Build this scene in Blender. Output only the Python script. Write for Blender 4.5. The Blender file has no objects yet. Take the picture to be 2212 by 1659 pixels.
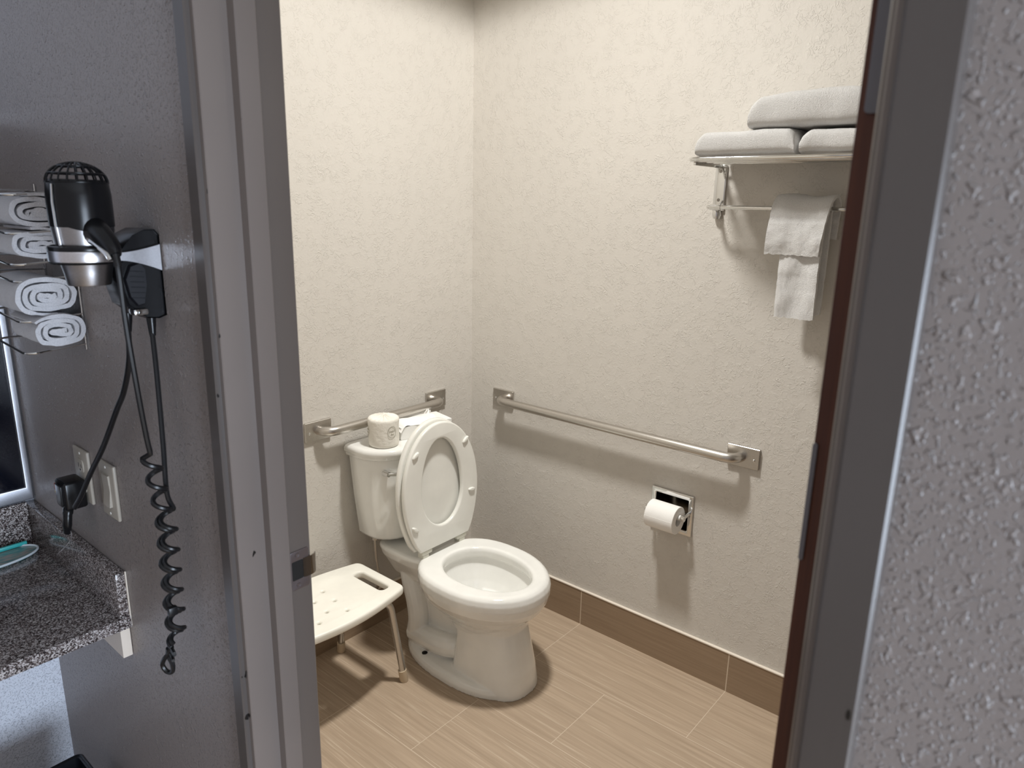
import bpy, bmesh, math, random
from mathutils import Vector, Matrix, noise
R = math.radians
PI = math.pi
sc = bpy.context.scene
col = sc.collection
random.seed(4)

# ------------------------------------------------------------------ materials
MATS = {}
def nodes_of(name):
    m = bpy.data.materials.new(name); m.use_nodes = True
    nt = m.node_tree; nt.nodes.clear()
    out = nt.nodes.new('ShaderNodeOutputMaterial')
    b = nt.nodes.new('ShaderNodeBsdfPrincipled')
    nt.links.new(b.outputs[0], out.inputs[0])
    MATS[name] = m
    return m, nt, b
def srgb(r, g, b):
    f = lambda c: ((c/255+0.055)/1.055)**2.4 if c/255 > 0.04045 else c/255/12.92
    return (f(r), f(g), f(b), 1)
def N(nt, t, **kw):
    n = nt.nodes.new(t)
    for k, v in kw.items():
        if k in n.inputs: n.inputs[k].default_value = v
        else: setattr(n, k, v)
    return n
def ramp(nt, src, stops):
    r = nt.nodes.new('ShaderNodeValToRGB')
    while len(r.color_ramp.elements) < len(stops): r.color_ramp.elements.new(0.5)
    for e, (p, c) in zip(r.color_ramp.elements, stops):
        e.position = p; e.color = c if isinstance(c, tuple) else (c, c, c, 1)
    nt.links.new(src, r.inputs[0]); return r.outputs[0]
def mapping(nt, scale=(1, 1, 1), loc=(0, 0, 0), rot=(0, 0, 0)):
    tc = nt.nodes.new('ShaderNodeTexCoord'); mp = nt.nodes.new('ShaderNodeMapping')
    nt.links.new(tc.outputs['Object'], mp.inputs[0])
    mp.inputs['Scale'].default_value = scale; mp.inputs['Location'].default_value = loc; mp.inputs['Rotation'].default_value = rot
    return mp.outputs[0]
def noise_tex(nt, vec, scale, detail=2, rough=0.5, dist=0.0):
    n = N(nt, 'ShaderNodeTexNoise', Scale=scale, Detail=detail, Roughness=rough, Distortion=dist)
    nt.links.new(vec, n.inputs['Vector']); return n.outputs['Fac']
def math_node(nt, op, a, b):
    n = nt.nodes.new('ShaderNodeMath'); n.operation = op
    for i, v in enumerate((a, b)):
        if hasattr(v, 'default_value') or hasattr(v, 'is_linked'): nt.links.new(v, n.inputs[i])
        else: n.inputs[i].default_value = v
    return n.outputs[0]
def mixc(nt, fac, a, b):
    n = nt.nodes.new('ShaderNodeMix'); n.data_type = 'RGBA'
    for i, v in ((0, fac), (6, a), (7, b)):
        if isinstance(v, (tuple, float, int)): n.inputs[i].default_value = v
        else: nt.links.new(v, n.inputs[i])
    return n.outputs[2]
def bump(nt, b, h, strength=0.5, dist=0.002):
    n = N(nt, 'ShaderNodeBump', Strength=strength, Distance=dist)
    nt.links.new(h, n.inputs['Height']); nt.links.new(n.outputs[0], b.inputs['Normal'])
def plain(name, c, rough=0.5, metal=0.0, coat=0.0, spec=None, noise_bump=None, sub=0):
    m, nt, b = nodes_of(name)
    # tiny procedural tone variation so that no surface is a flat fill
    v = mapping(nt); f = noise_tex(nt, v, 9.0, 3)
    lo = tuple(x*0.95 for x in c[:3])+(1,); hi = tuple(min(1, x*1.04) for x in c[:3])+(1,)
    nt.links.new(ramp(nt, f, [(0.3, lo), (0.7, hi)]), b.inputs['Base Color'])
    b.inputs['Roughness'].default_value = rough; b.inputs['Metallic'].default_value = metal
    b.inputs['Coat Weight'].default_value = coat; b.inputs['Coat Roughness'].default_value = 0.05
    if spec is not None: b.inputs['Specular IOR Level'].default_value = spec
    if sub:
        b.inputs['Subsurface Weight'].default_value = sub; b.inputs['Subsurface Radius'].default_value = (0.01, 0.008, 0.006)
    if noise_bump:
        s, st, d = noise_bump
        bump(nt, b, noise_tex(nt, v, s, 3), st, d)
    return m

def wall_mat(name, c, rough, kind, spec=0.5):
    m, nt, b = nodes_of(name)
    v = mapping(nt)
    big = noise_tex(nt, v, 1.7, 2)
    lo = tuple(x*0.975 for x in c[:3])+(1,); hi = tuple(min(1, x*1.015) for x in c[:3])+(1,)
    nt.links.new(ramp(nt, big, [(0.3, lo), (0.7, hi)]), b.inputs['Base Color'])
    b.inputs['Roughness'].default_value = rough
    b.inputs['Specular IOR Level'].default_value = spec
    if kind == 'knock':      # skip trowel texture: thin curly ridges and flat islands
        a = noise_tex(nt, v, 62, 2, 0.5, 1.5)
        r1 = ramp(nt, a, [(0.50, 0.0), (0.535, 0.9), (0.555, 1.0), (0.60, 0.75), (0.68, 0.7)])
        patch = ramp(nt, noise_tex(nt, v, 24, 2), [(0.40, 0.05), (0.60, 1.0)])
        f = noise_tex(nt, v, 150, 2)
        h = math_node(nt, 'ADD', math_node(nt, 'MULTIPLY', r1, patch), math_node(nt, 'MULTIPLY', f, 0.5))
        bump(nt, b, h, 0.62, 0.0015)
    else:                    # spatter texture: separate drops and short worms of paint
        a = noise_tex(nt, v, 120, 1.2, 0.5, 0.6)
        r1 = ramp(nt, a, [(0.60, 0.0), (0.67, 0.8), (0.75, 1.0)])
        patch = ramp(nt, noise_tex(nt, v, 7, 2), [(0.35, 0.35), (0.65, 1.0)])
        a2 = noise_tex(nt, v, 280, 1, 0.5, 0.3)
        r2 = ramp(nt, a2, [(0.58, 0.0), (0.70, 0.6)])
        f = noise_tex(nt, v, 30, 3)
        h = math_node(nt, 'ADD', math_node(nt, 'ADD', math_node(nt, 'MULTIPLY', r1, patch), r2), math_node(nt, 'MULTIPLY', f, 0.25))
        bump(nt, b, h, 0.9, 0.0026)
    return m

def tile_mat(name, c_lo, c_hi, streak, grout, axis_rot, offx=0.0, row=0.30, bw=0.603, mort=0.0016, brick_off=0.5, rough=0.42):
    """wood-look porcelain planks; texture space: X runs along the plank, Y across it"""
    m, nt, b = nodes_of(name)
    v = mapping(nt, loc=(offx, 0, 0), rot=axis_rot)
    br = nt.nodes.new('ShaderNodeTexBrick')
    br.offset = brick_off; br.offset_frequency = 2; br.squash = 1
    nt.links.new(v, br.inputs['Vector'])
    br.inputs['Scale'].default_value = 1; br.inputs['Brick Width'].default_value = bw; br.inputs['Row Height'].default_value = row
    br.inputs['Mortar Size'].default_value = mort; br.inputs['Mortar Smooth'].default_value = 0.1
    br.inputs['Color1'].default_value = (0, 0, 0, 1); br.inputs['Color2'].default_value = (1, 1, 1, 1); br.inputs['Bias'].default_value = 0
    mp = nt.nodes.new('ShaderNodeMapping'); nt.links.new(v, mp.inputs[0]); mp.inputs['Scale'].default_value = (2.4, 85, 85)
    sep = nt.nodes.new('ShaderNodeVectorMath'); sep.operation = 'ADD'
    nt.links.new(mp.outputs[0], sep.inputs[0])
    mul = nt.nodes.new('ShaderNodeVectorMath'); mul.operation = 'SCALE'; mul.inputs['Scale'].default_value = 37
    nt.links.new(br.outputs['Color'], mul.inputs[0]); nt.links.new(mul.outputs[0], sep.inputs[1])
    g1 = noise_tex(nt, sep.outputs[0], 1.0, 4, 0.6, 0.4)
    mp2 = nt.nodes.new('ShaderNodeMapping'); nt.links.new(sep.outputs[0], mp2.inputs[0]); mp2.inputs['Scale'].default_value = (1.7, 2.1, 2.1)
    g2 = noise_tex(nt, mp2.outputs[0], 1.0, 3, 0.6, 0.2)
    base = ramp(nt, g1, [(0.3, c_lo), (0.7, c_hi)])
    withs = mixc(nt, ramp(nt, g2, [(0.58, 0.0), (0.72, 0.6)]), base, streak)
    dark = mixc(nt, ramp(nt, g2, [(0.28, 0.35), (0.4, 0.0)]), withs, tuple(x*0.72 for x in c_lo[:3])+(1,))
    nt.links.new(mixc(nt, br.outputs['Fac'], dark, grout), b.inputs['Base Color'])
    b.inputs['Roughness'].default_value = rough
    h = math_node(nt, 'SUBTRACT', math_node(nt, 'MULTIPLY', g1, 0.25), br.outputs['Fac'])
    bump(nt, b, h, 0.25, 0.001)
    return m

def granite_mat():
    m, nt, b = nodes_of('granite')
    v = mapping(nt)
    vo = N(nt, 'ShaderNodeTexVoronoi', Scale=460.0); nt.links.new(v, vo.inputs['Vector'])
    s = nt.nodes.new('ShaderNodeSeparateColor'); nt.links.new(vo.outputs['Color'], s.inputs[0])
    n2 = noise_tex(nt, v, 170, 2)
    k = math_node(nt, 'ADD', math_node(nt, 'MULTIPLY', s.outputs[0], 0.75), math_node(nt, 'MULTIPLY', n2, 0.4))
    c = ramp(nt, k, [(0.2, srgb(30, 26, 27)), (0.42, srgb(76, 66, 64)), (0.62, srgb(120, 110, 108)), (0.9, srgb(200, 194, 192))])
    nt.links.new(c, b.inputs['Base Color'])
    b.inputs['Roughness'].default_value = 0.12
    return m

def painted(name, c, rough=0.3):
    """glossy enamel on wood trim, with a few chips"""
    m, nt, b = nodes_of(name)
    v = mapping(nt)
    base = ramp(nt, noise_tex(nt, v, 3, 3), [(0.3, tuple(x*0.93 for x in c[:3])+(1,)), (0.7, tuple(x*1.05 for x in c[:3])+(1,))])
    mp = nt.nodes.new('ShaderNodeMapping'); nt.links.new(v, mp.inputs[0]); mp.inputs['Scale'].default_value = (1, 1, 0.55)
    ch = noise_tex(nt, mp.outputs[0], 46, 2, 0.5)
    nt.links.new(mixc(nt, ramp(nt, ch, [(0.745, 0.0), (0.755, 1.0)]), base, (0.01, 0.009, 0.009, 1)), b.inputs['Base Color'])
    b.inputs['Roughness'].default_value = rough
    mp2 = nt.nodes.new('ShaderNodeMapping'); nt.links.new(v, mp2.inputs[0]); mp2.inputs['Scale'].default_value = (1, 1, 0.04)
    bump(nt, b, noise_tex(nt, mp2.outputs[0], 160, 2), 0.12, 0.0006)
    return m

def terry(name, c, warm=None):
    m, nt, b = nodes_of(name)
    v = mapping(nt)
    n1 = noise_tex(nt, v, 800, 2, 0.6)
    n2 = noise_tex(nt, v, 330, 3, 0.6)
    k = math_node(nt, 'ADD', math_node(nt, 'MULTIPLY', n1, 0.6), math_node(nt, 'MULTIPLY', n2, 0.4))
    lo = tuple(x*0.86 for x in c[:3])+(1,)
    nt.links.new(ramp(nt, k, [(0.35, lo), (0.6, c)]), b.inputs['Base Color'])
    b.inputs['Roughness'].default_value = 0.95; b.inputs['Specular IOR Level'].default_value = 0.1
    b.inputs['Sheen Weight'].default_value = 0.3
    bump(nt, b, k, 1.0, 0.005)
    return m

def brushed(name, c, rough=0.3):
    m, nt, b = nodes_of(name)
    v = mapping(nt, scale=(6, 6, 6))
    n1 = noise_tex(nt, v, 60, 3)
    nt.links.new(ramp(nt, n1, [(0.3, tuple(x*0.9 for x in c[:3])+(1,)), (0.7, c)]), b.inputs['Base Color'])
    b.inputs['Metallic'].default_value = 1; b.inputs['Roughness'].default_value = rough
    return m

M_beige = wall_mat('beige_wall_paint', srgb(205, 200, 192), 0.62, 'knock', 0.3)
M_gray = wall_mat('gray_wall_paint', srgb(148, 140, 137), 0.38, 'spatter')
M_pale = wall_mat('pale_wall_paint', srgb(222, 226, 236), 0.5, 'spatter', 0.3)
M_ceil = plain('ceiling_white', srgb(232, 230, 225), 0.8)
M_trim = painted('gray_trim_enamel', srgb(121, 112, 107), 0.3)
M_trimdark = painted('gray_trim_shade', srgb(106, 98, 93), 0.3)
M_casing = painted('shaded_casing_enamel', srgb(88, 82, 79), 0.28)  # trim enamel darkened: dim look of the hall-facing casing painted in
M_floor = tile_mat('floor_tile', srgb(158, 139, 118), srgb(177, 157, 135), srgb(203, 187, 166), srgb(198, 182, 162), (0, 0, R(90)), mort=0.0011)
M_base_r = tile_mat('base_tile_right', srgb(138, 117, 95), srgb(152, 131, 108), srgb(166, 146, 124), srgb(200, 184, 164), (0, 0, R(90)), row=5.0, brick_off=0.0, mort=0.002)  # floor tile in darker colours, with the skirting's shade painted in
M_base_b = tile_mat('base_tile_back', srgb(138, 117, 95), srgb(152, 131, 108), srgb(166, 146, 124), srgb(200, 184, 164), (0, 0, R(180)), offx=-0.1, row=5.0, brick_off=0.0, mort=0.002)  # same shade-darkened tile colours for the back skirting
M_caulk = plain('caulk_white', srgb(222, 212, 198), 0.5)
M_granite = granite_mat()
M_china = plain('white_china', srgb(236, 235, 230), 0.12, coat=0.6)
M_seat = plain('white_seat_plastic', srgb(234, 233, 226), 0.22, coat=0.2)
M_seatdk = plain('seat_hinge_plastic', srgb(222, 221, 208), 0.3)
M_stool = plain('cream_plastic', srgb(240, 237, 226), 0.38)
M_alu = brushed('aluminium_tube', (0.62, 0.60, 0.57, 1), 0.3)
M_steel = brushed('brushed_steel', (0.60, 0.57, 0.53, 1), 0.3)
M_chrome = plain('chrome', (0.74, 0.74, 0.73, 1), 0.1, 1.0)
M_dkchrome = plain('dark_chrome', (0.30, 0.28, 0.26, 1), 0.12, 1.0)
M_oldbrass = plain('painted_strike_metal', (0.26, 0.23, 0.24, 1), 0.32, 0.8)
M_foot = plain('tan_rubber', srgb(196, 178, 152), 0.6)
M_towel = terry('white_terry', srgb(250, 249, 247))
M_towelb = terry('white_terry_cool', srgb(235, 235, 240))
M_paper = plain('tissue_paper', srgb(240, 238, 234), 0.9, noise_bump=(260, 0.3, 0.001))
M_wrap = plain('wrapper_paper', srgb(233, 229, 219), 0.75, noise_bump=(70, 0.6, 0.003))
M_wrapink = plain('wrapper_print', srgb(176, 172, 158), 0.8)
M_card = plain('white_card', srgb(236, 235, 231), 0.6)
M_black = plain('black_plastic', (0.006, 0.006, 0.007, 1), 0.24, spec=0.35)
M_blackm = plain('black_matte_plastic', (0.009, 0.009, 0.012, 1), 0.42, spec=0.35)
M_cord = plain('black_cord_rubber', (0.007, 0.007, 0.008, 1), 0.35)
M_silver = brushed('silver_plastic', (0.42, 0.41, 0.42, 1), 0.33)
M_silverb = brushed('bright_silver_plastic', (0.80, 0.80, 0.84, 1), 0.28)
M_ivory = plain('ivory_plastic', srgb(178, 171, 160), 0.35)
M_dark = plain('dark_slot', (0.006, 0.006, 0.006, 1), 0.6)
M_recess = plain('recess_chrome', (0.10, 0.09, 0.075, 1), 0.15, 1.0)
M_navy = plain('dark_panel_glass', (0.004, 0.005, 0.010, 1), 0.06)
M_frame = brushed('frame_silver', (0.60, 0.61, 0.66, 1), 0.4)
M_wood = None
def wood_edge():
    m, nt, b = nodes_of('dark_wood_edge')
    v = mapping(nt, scale=(1, 1, 0.03))
    n1 = noise_tex(nt, v, 140, 4)
    nt.links.new(ramp(nt, n1, [(0.3, srgb(66, 30, 12)), (0.7, srgb(90, 46, 22))]), b.inputs['Base Color'])
    b.inputs['Roughness'].default_value = 0.6
    return m
M_wood = wood_edge()
M_hinge = plain('painted_hinge', srgb(108, 106, 110), 0.35)
M_teal = plain('teal_wrapper', srgb(66, 190, 190), 0.35)
def print_mat():
    m, nt, b = nodes_of('tray_print')
    v = mapping(nt, scale=(1, 3, 1))
    c = ramp(nt, noise_tex(nt, v, 38, 3), [(0.25, srgb(70, 120, 128)), (0.45, srgb(120, 160, 160)), (0.58, srgb(160, 165, 160)), (0.75, srgb(180, 165, 165))])
    nt.links.new(c, b.inputs['Base Color']); b.inputs['Roughness'].default_value = 0.25
    return m
M_print = print_mat()
M_trayrim = plain('tray_rim_white', srgb(228, 238, 245), 0.15)
M_cleat = plain('cream_cleat', srgb(226, 214, 200), 0.45)
M_redlbl = plain('plug_label_red', srgb(150, 62, 34), 0.5)
M_yellbl = plain('plug_label_yellow', srgb(205, 185, 120), 0.5)
M_bin = plain('bin_black', (0.006, 0.007, 0.010, 1), 0.3)
def water_mat():
    m, nt, b = nodes_of('bowl_water')
    v = mapping(nt)
    nt.links.new(ramp(nt, noise_tex(nt, v, 5), [(0.3, srgb(222, 224, 216)), (0.7, srgb(230, 231, 224))]), b.inputs['Base Color'])
    b.inputs['Roughness'].default_value = 0.02; b.inputs['Transmission Weight'].default_value = 0.85; b.inputs['IOR'].default_value = 1.33
    return m
M_water = water_mat()
def clear_mat():
    m, nt, b = nodes_of('clear_tag')
    v = mapping(nt)
    nt.links.new(ramp(nt, noise_tex(nt, v, 200), [(0.4, srgb(120, 112, 112)), (0.65, srgb(205, 198, 198))]), b.inputs['Base Color'])
    b.inputs['Roughness'].default_value = 0.3
    return m
M_tag = clear_mat()

# ------------------------------------------------------------------ mesh helpers
WL = {}
def finish(bm, name, mat, parent=None, smooth=True, angle=40, recalc=True):
    if recalc: bmesh.ops.recalc_face_normals(bm, faces=bm.faces[:])
    me = bpy.data.meshes.new(name); 
    off = WL.get(parent, Vector((0, 0, 0))) if parent else Vector((0, 0, 0))
    if off.length > 0: bmesh.ops.translate(bm, verts=bm.verts[:], vec=-off)
    bm.to_mesh(me); bm.free()
    if isinstance(mat, (list, tuple)):
        for k in mat: me.materials.append(k)
    else: me.materials.append(mat)
    if smooth:
        for p in me.polygons: p.use_smooth = True
        me.set_sharp_from_angle(angle=R(angle))
    o = bpy.data.objects.new(name, me); col.objects.link(o)
    if parent:
        o.parent = parent
        WL[o] = off
    return o
def tag(o, label=None, cat=None, group=None, kind=None):
    if label: o['label'] = label
    if cat: o['category'] = cat
    if group: o['group'] = group
    if kind: o['kind'] = kind
    return o
def thing(name, loc, label, cat, group=None):
    o = bpy.data.objects.new(name, None); o.empty_display_size = 0.05; col.objects.link(o)
    o.location = loc; WL[o] = Vector(loc)
    return tag(o, label, cat, group)
def structure(bm, name, mat, parent=None, **kw):
    o = finish(bm, name, mat, parent, **kw)
    if not parent: o['kind'] = 'structure'
    return o
def B(): return bmesh.new()
def box(bm, lo, hi, bev=0.0, seg=2, mat=0, M=None):
    c = [(a+b)/2 for a, b in zip(lo, hi)]; s = [abs(b-a) for a, b in zip(lo, hi)]
    tmp = bmesh.new()
    bmesh.ops.create_cube(tmp, size=1, matrix=Matrix.Translation(c) @ Matrix.Diagonal((*s, 1)))
    if bev: bmesh.ops.bevel(tmp, geom=tmp.edges[:], offset=bev, segments=seg, affect='EDGES', profile=0.5)
    if M: bmesh.ops.transform(tmp, matrix=M, verts=tmp.verts[:])
    for f in tmp.faces: f.material_index = mat
    merge(bm, tmp)
def merge(bm, tmp):
    me = bpy.data.meshes.new('tmp'); tmp.to_mesh(me); tmp.free(); bm.from_mesh(me); bpy.data.meshes.remove(me)
def loft(bm, rings, cap0=True, cap1=True, closed=True, mat=0, loop=False):
    vs = [[bm.verts.new(p) for p in r] for r in rings]
    n = len(vs[0]); fs = []
    pairs = list(zip(vs, vs[1:])) + ([(vs[-1], vs[0])] if loop else [])
    for a, b in pairs:
        for i in range(n if closed else n-1):
            j = (i+1) % n
            fs.append(bm.faces.new((a[i], a[j], b[j], b[i])))
    if not loop:
        if cap0: fs.append(bm.faces.new(vs[0][::-1]))
        if cap1: fs.append(bm.faces.new(vs[-1]))
    for f in fs: f.material_index = mat
    return fs
def spline(pts, n=8, closed=False):
    """Catmull-Rom through points"""
    P = [Vector(p) for p in pts]; out = []
    m = len(P)
    for i in range(m if closed else m-1):
        if closed: p0, p1, p2, p3 = P[(i-1) % m], P[i], P[(i+1) % m], P[(i+2) % m]
        else:
            p0 = P[i-1] if i > 0 else P[0]*2-P[1]; p1 = P[i]; p2 = P[i+1]; p3 = P[i+2] if i+2 < m else P[-1]*2-P[-2]
        for k in range(n):
            t = k/n
            out.append(0.5*((2*p1)+(p2-p0)*t+(2*p0-5*p1+4*p2-p3)*t*t+(3*p1-p0-3*p2+p3)*t**3))
    if not closed: out.append(P[-1])
    return out
def tube(bm, path, r, seg=10, closed=False, mat=0, flat=None):
    P = [Vector(p) for p in path]; n = len(P)
    rad = r if isinstance(r, (list, tuple)) else [r]*n
    tan = []
    for i in range(n):
        if closed: t = P[(i+1) % n]-P[i-1]
        else: t = P[min(i+1, n-1)]-P[max(i-1, 0)]
        tan.append(t.normalized())
    up = Vector((0, 0, 1)) if abs(tan[0].z) < 0.9 else Vector((1, 0, 0))
    nrm = (up-tan[0]*up.dot(tan[0])).normalized(); rings = []
    for i in range(n):
        nrm = (nrm-tan[i]*nrm.dot(tan[i])).normalized(); bi = tan[i].cross(nrm)
        rings.append([P[i]+(nrm*math.cos(2*PI*k/seg)+bi*math.sin(2*PI*k/seg)*(flat or 1))*rad[i] for k in range(seg)])
    return loft(bm, rings, loop=closed, mat=mat)
def lathe(bm, prof, M=None, seg=32, mat=0, sx=1, sy=1):
    """profile [(r, z)] around Z; r==0 ends are capped"""
    rings = []
    for r, z in prof:
        r = max(r, 1e-5)
        rings.append([Vector((r*sx*math.cos(2*PI*k/seg), r*sy*math.sin(2*PI*k/seg), z)) for k in range(seg)])
    if M: rings = [[M @ p for p in q] for q in rings]
    return loft(bm, rings, mat=mat)
def arc_path(pts, rad, n=6):
    """polyline with rounded corners"""
    P = [Vector(p) for p in pts]; out = [P[0]]
    for i in range(1, len(P)-1):
        a = (P[i-1]-P[i]); b = (P[i+1]-P[i])
        d = min(rad, a.length*(0.97 if i == 1 else 0.49), b.length*(0.97 if i == len(P)-2 else 0.49))
        s = P[i]+a.normalized()*d; e = P[i]+b.normalized()*d
        for k in range(n+1):
            t = k/n
            out.append(s*(1-t)**2+P[i]*2*t*(1-t)+e*t*t)
    out.append(P[-1]); return out
def plate(bm, outline, holes, thick, bev, M, mat=0, bevres=2):
    """flat slab from a 2D outline with holes (filled 2D curve, rounded rim); local z from 0 to thick"""
    cu = bpy.data.curves.new('c', 'CURVE'); cu.dimensions = '2D'; cu.fill_mode = 'BOTH'
    cu.extrude = max(thick/2-bev, 0); cu.bevel_depth = bev; cu.bevel_resolution = bevres; cu.offset = -bev
    for pts in [outline]+list(holes):
        s = cu.splines.new('POLY'); s.points.add(len(pts)-1); s.use_cyclic_u = True
        for p, q in zip(s.points, pts): p.co = (q[0], q[1], 0, 1)
    o = bpy.data.objects.new('c', cu); col.objects.link(o)
    dg = bpy.context.evaluated_depsgraph_get()
    me = bpy.data.meshes.new_from_object(o.evaluated_get(dg))
    bpy.data.objects.remove(o); bpy.data.curves.remove(cu)
    tmp = bmesh.new(); tmp.from_mesh(me); bpy.data.meshes.remove(me)
    bmesh.ops.remove_doubles(tmp, verts=tmp.verts[:], dist=1e-5)
    bmesh.ops.transform(tmp, matrix=M @ Matrix.Translation((0, 0, thick/2)), verts=tmp.verts[:])
    for f in tmp.faces: f.material_index = mat
    merge(bm, tmp)
def rrect(w, h, r, n=5, cx=0, cy=0):
    o = []
    for (sx, sy, a0) in ((1, 1, 0), (-1, 1, 90), (-1, -1, 180), (1, -1, 270)):
        for k in range(n+1):
            a = R(a0+90*k/n); o.append((cx+sx*(w/2-r)+r*math.cos(a), cy+sy*(h/2-r)+r*math.sin(a)))
    return o
def circ(cx, cy, r, n=16, ry=None): return [(cx+r*math.cos(2*PI*k/n), cy+(ry or r)*math.sin(2*PI*k/n)) for k in range(n)]
def frame_M(o, x, y, z): return Matrix(((x[0], y[0], z[0], o[0]), (x[1], y[1], z[1], o[1]), (x[2], y[2], z[2], o[2]), (0, 0, 0, 1)))
def remesh(o, vox, smooth=4):
    m = o.modifiers.new('r', 'REMESH'); m.mode = 'VOXEL'; m.voxel_size = vox; m.use_smooth_shade = True
    s = o.modifiers.new('s', 'SMOOTH'); s.factor = 0.5; s.iterations = smooth

# ------------------------------------------------------------------ the setting
XD = -1.60          # hall face of the partition with the doorway
XB = -1.49          # its bathroom face
YL, YR = -1.022, -1.858   # clear opening between the jambs
HC = 2.44
# floor
b = B(); box(b, (-4.2, -4.6, -0.05), (0.0, 0.0, 0.0)); structure(b, 'floor', M_floor, smooth=False)
b = B(); box(b, (-4.2, -4.6, HC), (0.1, 0.1, HC+0.05)); structure(b, 'ceiling', M_ceil, smooth=False)
# right wall (x = 0) with the pocket for the recessed paper holder
b = B()
py0, py1, pz0, pz1 = -1.018, -0.884, 0.524, 0.646
ys = [-3.25, py0, py1, 0.1]; zs = [0, pz0, pz1, HC]
for i in range(3):
    for j in range(3):
        if i == 1 and j == 1: continue
        b.faces.new([b.verts.new(p) for p in ((0, ys[i], zs[j]), (0, ys[i], zs[j+1]), (0, ys[i+1], zs[j+1]), (0, ys[i+1], zs[j]))])
bmesh.ops.remove_doubles(b, verts=b.verts[:], dist=1e-5)
pr = [b.verts.new((0.07, y, z)) for y, z in ((py0, pz0), (py1, pz0), (py1, pz1), (py0, pz1))]
box(b, (0.07, -3.25, 0), (0.1, 0.1, HC))
structure(b, 'wall_right', M_beige, smooth=False, recalc=False)
b = B(); box(b, (XB, 0.0, 0.0), (0.0, 0.1, HC)); structure(b, 'wall_back', M_beige, smooth=False)
b = B(); box(b, (-4.2, 0.0, 0.0), (XB, 0.1, HC)); structure(b, 'wall_alcove', M_pale, smooth=False)
b = B(); box(b, (XB, -3.35, 0.0), (0.0, -3.25, HC)); structure(b, 'wall_front', M_beige, smooth=False)
# partition with doorway: gray on the hall side, beige inside
def partition(name, y0, y1, z0, z1):
    b = B(); box(b, (XD, y0, z0), (XB, y1, z1))
    b.faces.ensure_lookup_table()
    for f in b.faces:
        f.material_index = 1 if f.calc_center_median().x > XB-0.001 else 0
    return structure(b, name, [M_gray, M_beige], smooth=False)
partition('wall_left', YL+0.02, 0.0, 0.0, HC)
partition('wall_near', -4.6, YR-0.02, 0.0, HC)
partition('wall_header', YR-0.02, YL+0.02, 2.06, HC)

# tile skirting
b = B(); box(b, (-0.010, -3.25, 0.0), (0.0, 0.0, 0.144)); t = structure(b, 'baseboard_right', M_base_r, smooth=False)
b = B(); box(b, (-0.012, -3.25, 0.144), (0.0, 0.0, 0.150), 0.002); finish(b, 'caulk_line', M_caulk, t)
b = B(); box(b, (XB, -0.010, 0.0), (-0.010, 0.0, 0.144)); t = structure(b, 'baseboard_back', M_base_b, smooth=False)
b = B(); box(b, (XB, -0.012, 0.144), (-0.010, 0.0, 0.150), 0.002); finish(b, 'caulk_line', M_caulk, t)

# door frame: latch side (left in the photo) and hinge side (right)
def prism_z(bm, poly, z0, z1, mat=0):
    loft(bm, [[(x, y, z0) for x, y in poly], [(x, y, z1) for x, y in poly]], mat=mat)
t1 = bpy.data.objects.new('trim_1', None); col.objects.link(t1); t1['kind'] = 'structure'; WL[t1] = Vector((0, 0, 0))
ZT = 2.06
b = B(); prism_z(b, [(-1.60, -0.972), (-1.610, -0.974), (-1.612, -0.977), (-1.612, -1.003), (-1.610, -1.005), (-1.600, -1.005)], 0, ZT+0.05); finish(b, 'casing', M_casing, t1, angle=30)
b = B(); prism_z(b, [(-1.604, -1.000), (-1.604, -1.0135), (-1.6025, -1.015), (-1.555, -1.015), (-1.49, -1.015), (-1.49, -1.000)], 0, ZT); finish(b, 'jamb', M_trim, t1, angle=30)
b = B(); prism_z(b, [(-1.558, -1.012), (-1.558, -1.0325), (-1.5565, -1.034), (-1.5275, -1.034), (-1.526, -1.0325), (-1.526, -1.012)], 0, ZT); finish(b, 'door_stop', M_trim, t1, angle=30)
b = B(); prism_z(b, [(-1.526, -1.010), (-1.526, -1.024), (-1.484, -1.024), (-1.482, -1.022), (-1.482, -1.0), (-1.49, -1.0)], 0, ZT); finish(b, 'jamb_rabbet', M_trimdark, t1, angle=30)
# strike plate: screws, dark latch hole, lip curling past the jamb edge
b = B()
plate(b, rrect(0.034, 0.070, 0.003, cx=-1.5045, cy=1.006), [rrect(0.021, 0.034, 0.002, cx=-1.509, cy=1.006)], 0.0016, 0.0004, frame_M((0, -1.024, 0), (1, 0, 0), (0, 0, 1), (0, -1, 0)))
sp = finish(b, 'strike_plate', M_oldbrass, t1); sp['label'] = 'brass-dark metal strike plate with two screws'
b = B()
lip = [(-1.4985, -1.0256), (-1.494, -1.0270), (-1.484, -1.0272), (-1.476, -1.0250), (-1.470, -1.020)]
lip2 = [(x-0.0006, y+0.0015) for x, y in lip][::-1]
prism_z(b, lip+lip2, 0.989, 1.024); finish(b, 'strike_lip', M_dkchrome, sp)
b = B(); box(b, (-1.5195, -1.0250, 0.9885), (-1.4985, -1.0242, 1.0235)); finish(b, 'latch_hole', M_dark, sp)
for z in (0.979, 1.033):
    b = B(); lathe(b, [(0, 0), (0.0042, 0.0), (0.0036, 0.0012), (0.001, 0.0008), (0, 0.0006)], frame_M((-1.509, -1.0255, z), (1, 0, 0), (0, 0, 1), (0, -1, 0)), 16); finish(b, 'screw', M_oldbrass, sp)
t2 = bpy.data.objects.new('trim_2', None); col.objects.link(t2); t2['kind'] = 'structure'; WL[t2] = Vector((0, 0, 0))
b = B(); prism_z(b, [(-1.60, -1.888), (-1.610, -1.8875), (-1.6125, -1.8855), (-1.6125, -1.855), (-1.611, -1.853), (-1.600, -1.853)], 0, ZT+0.05); finish(b, 'casing', M_casing, t2, angle=30)
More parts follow.
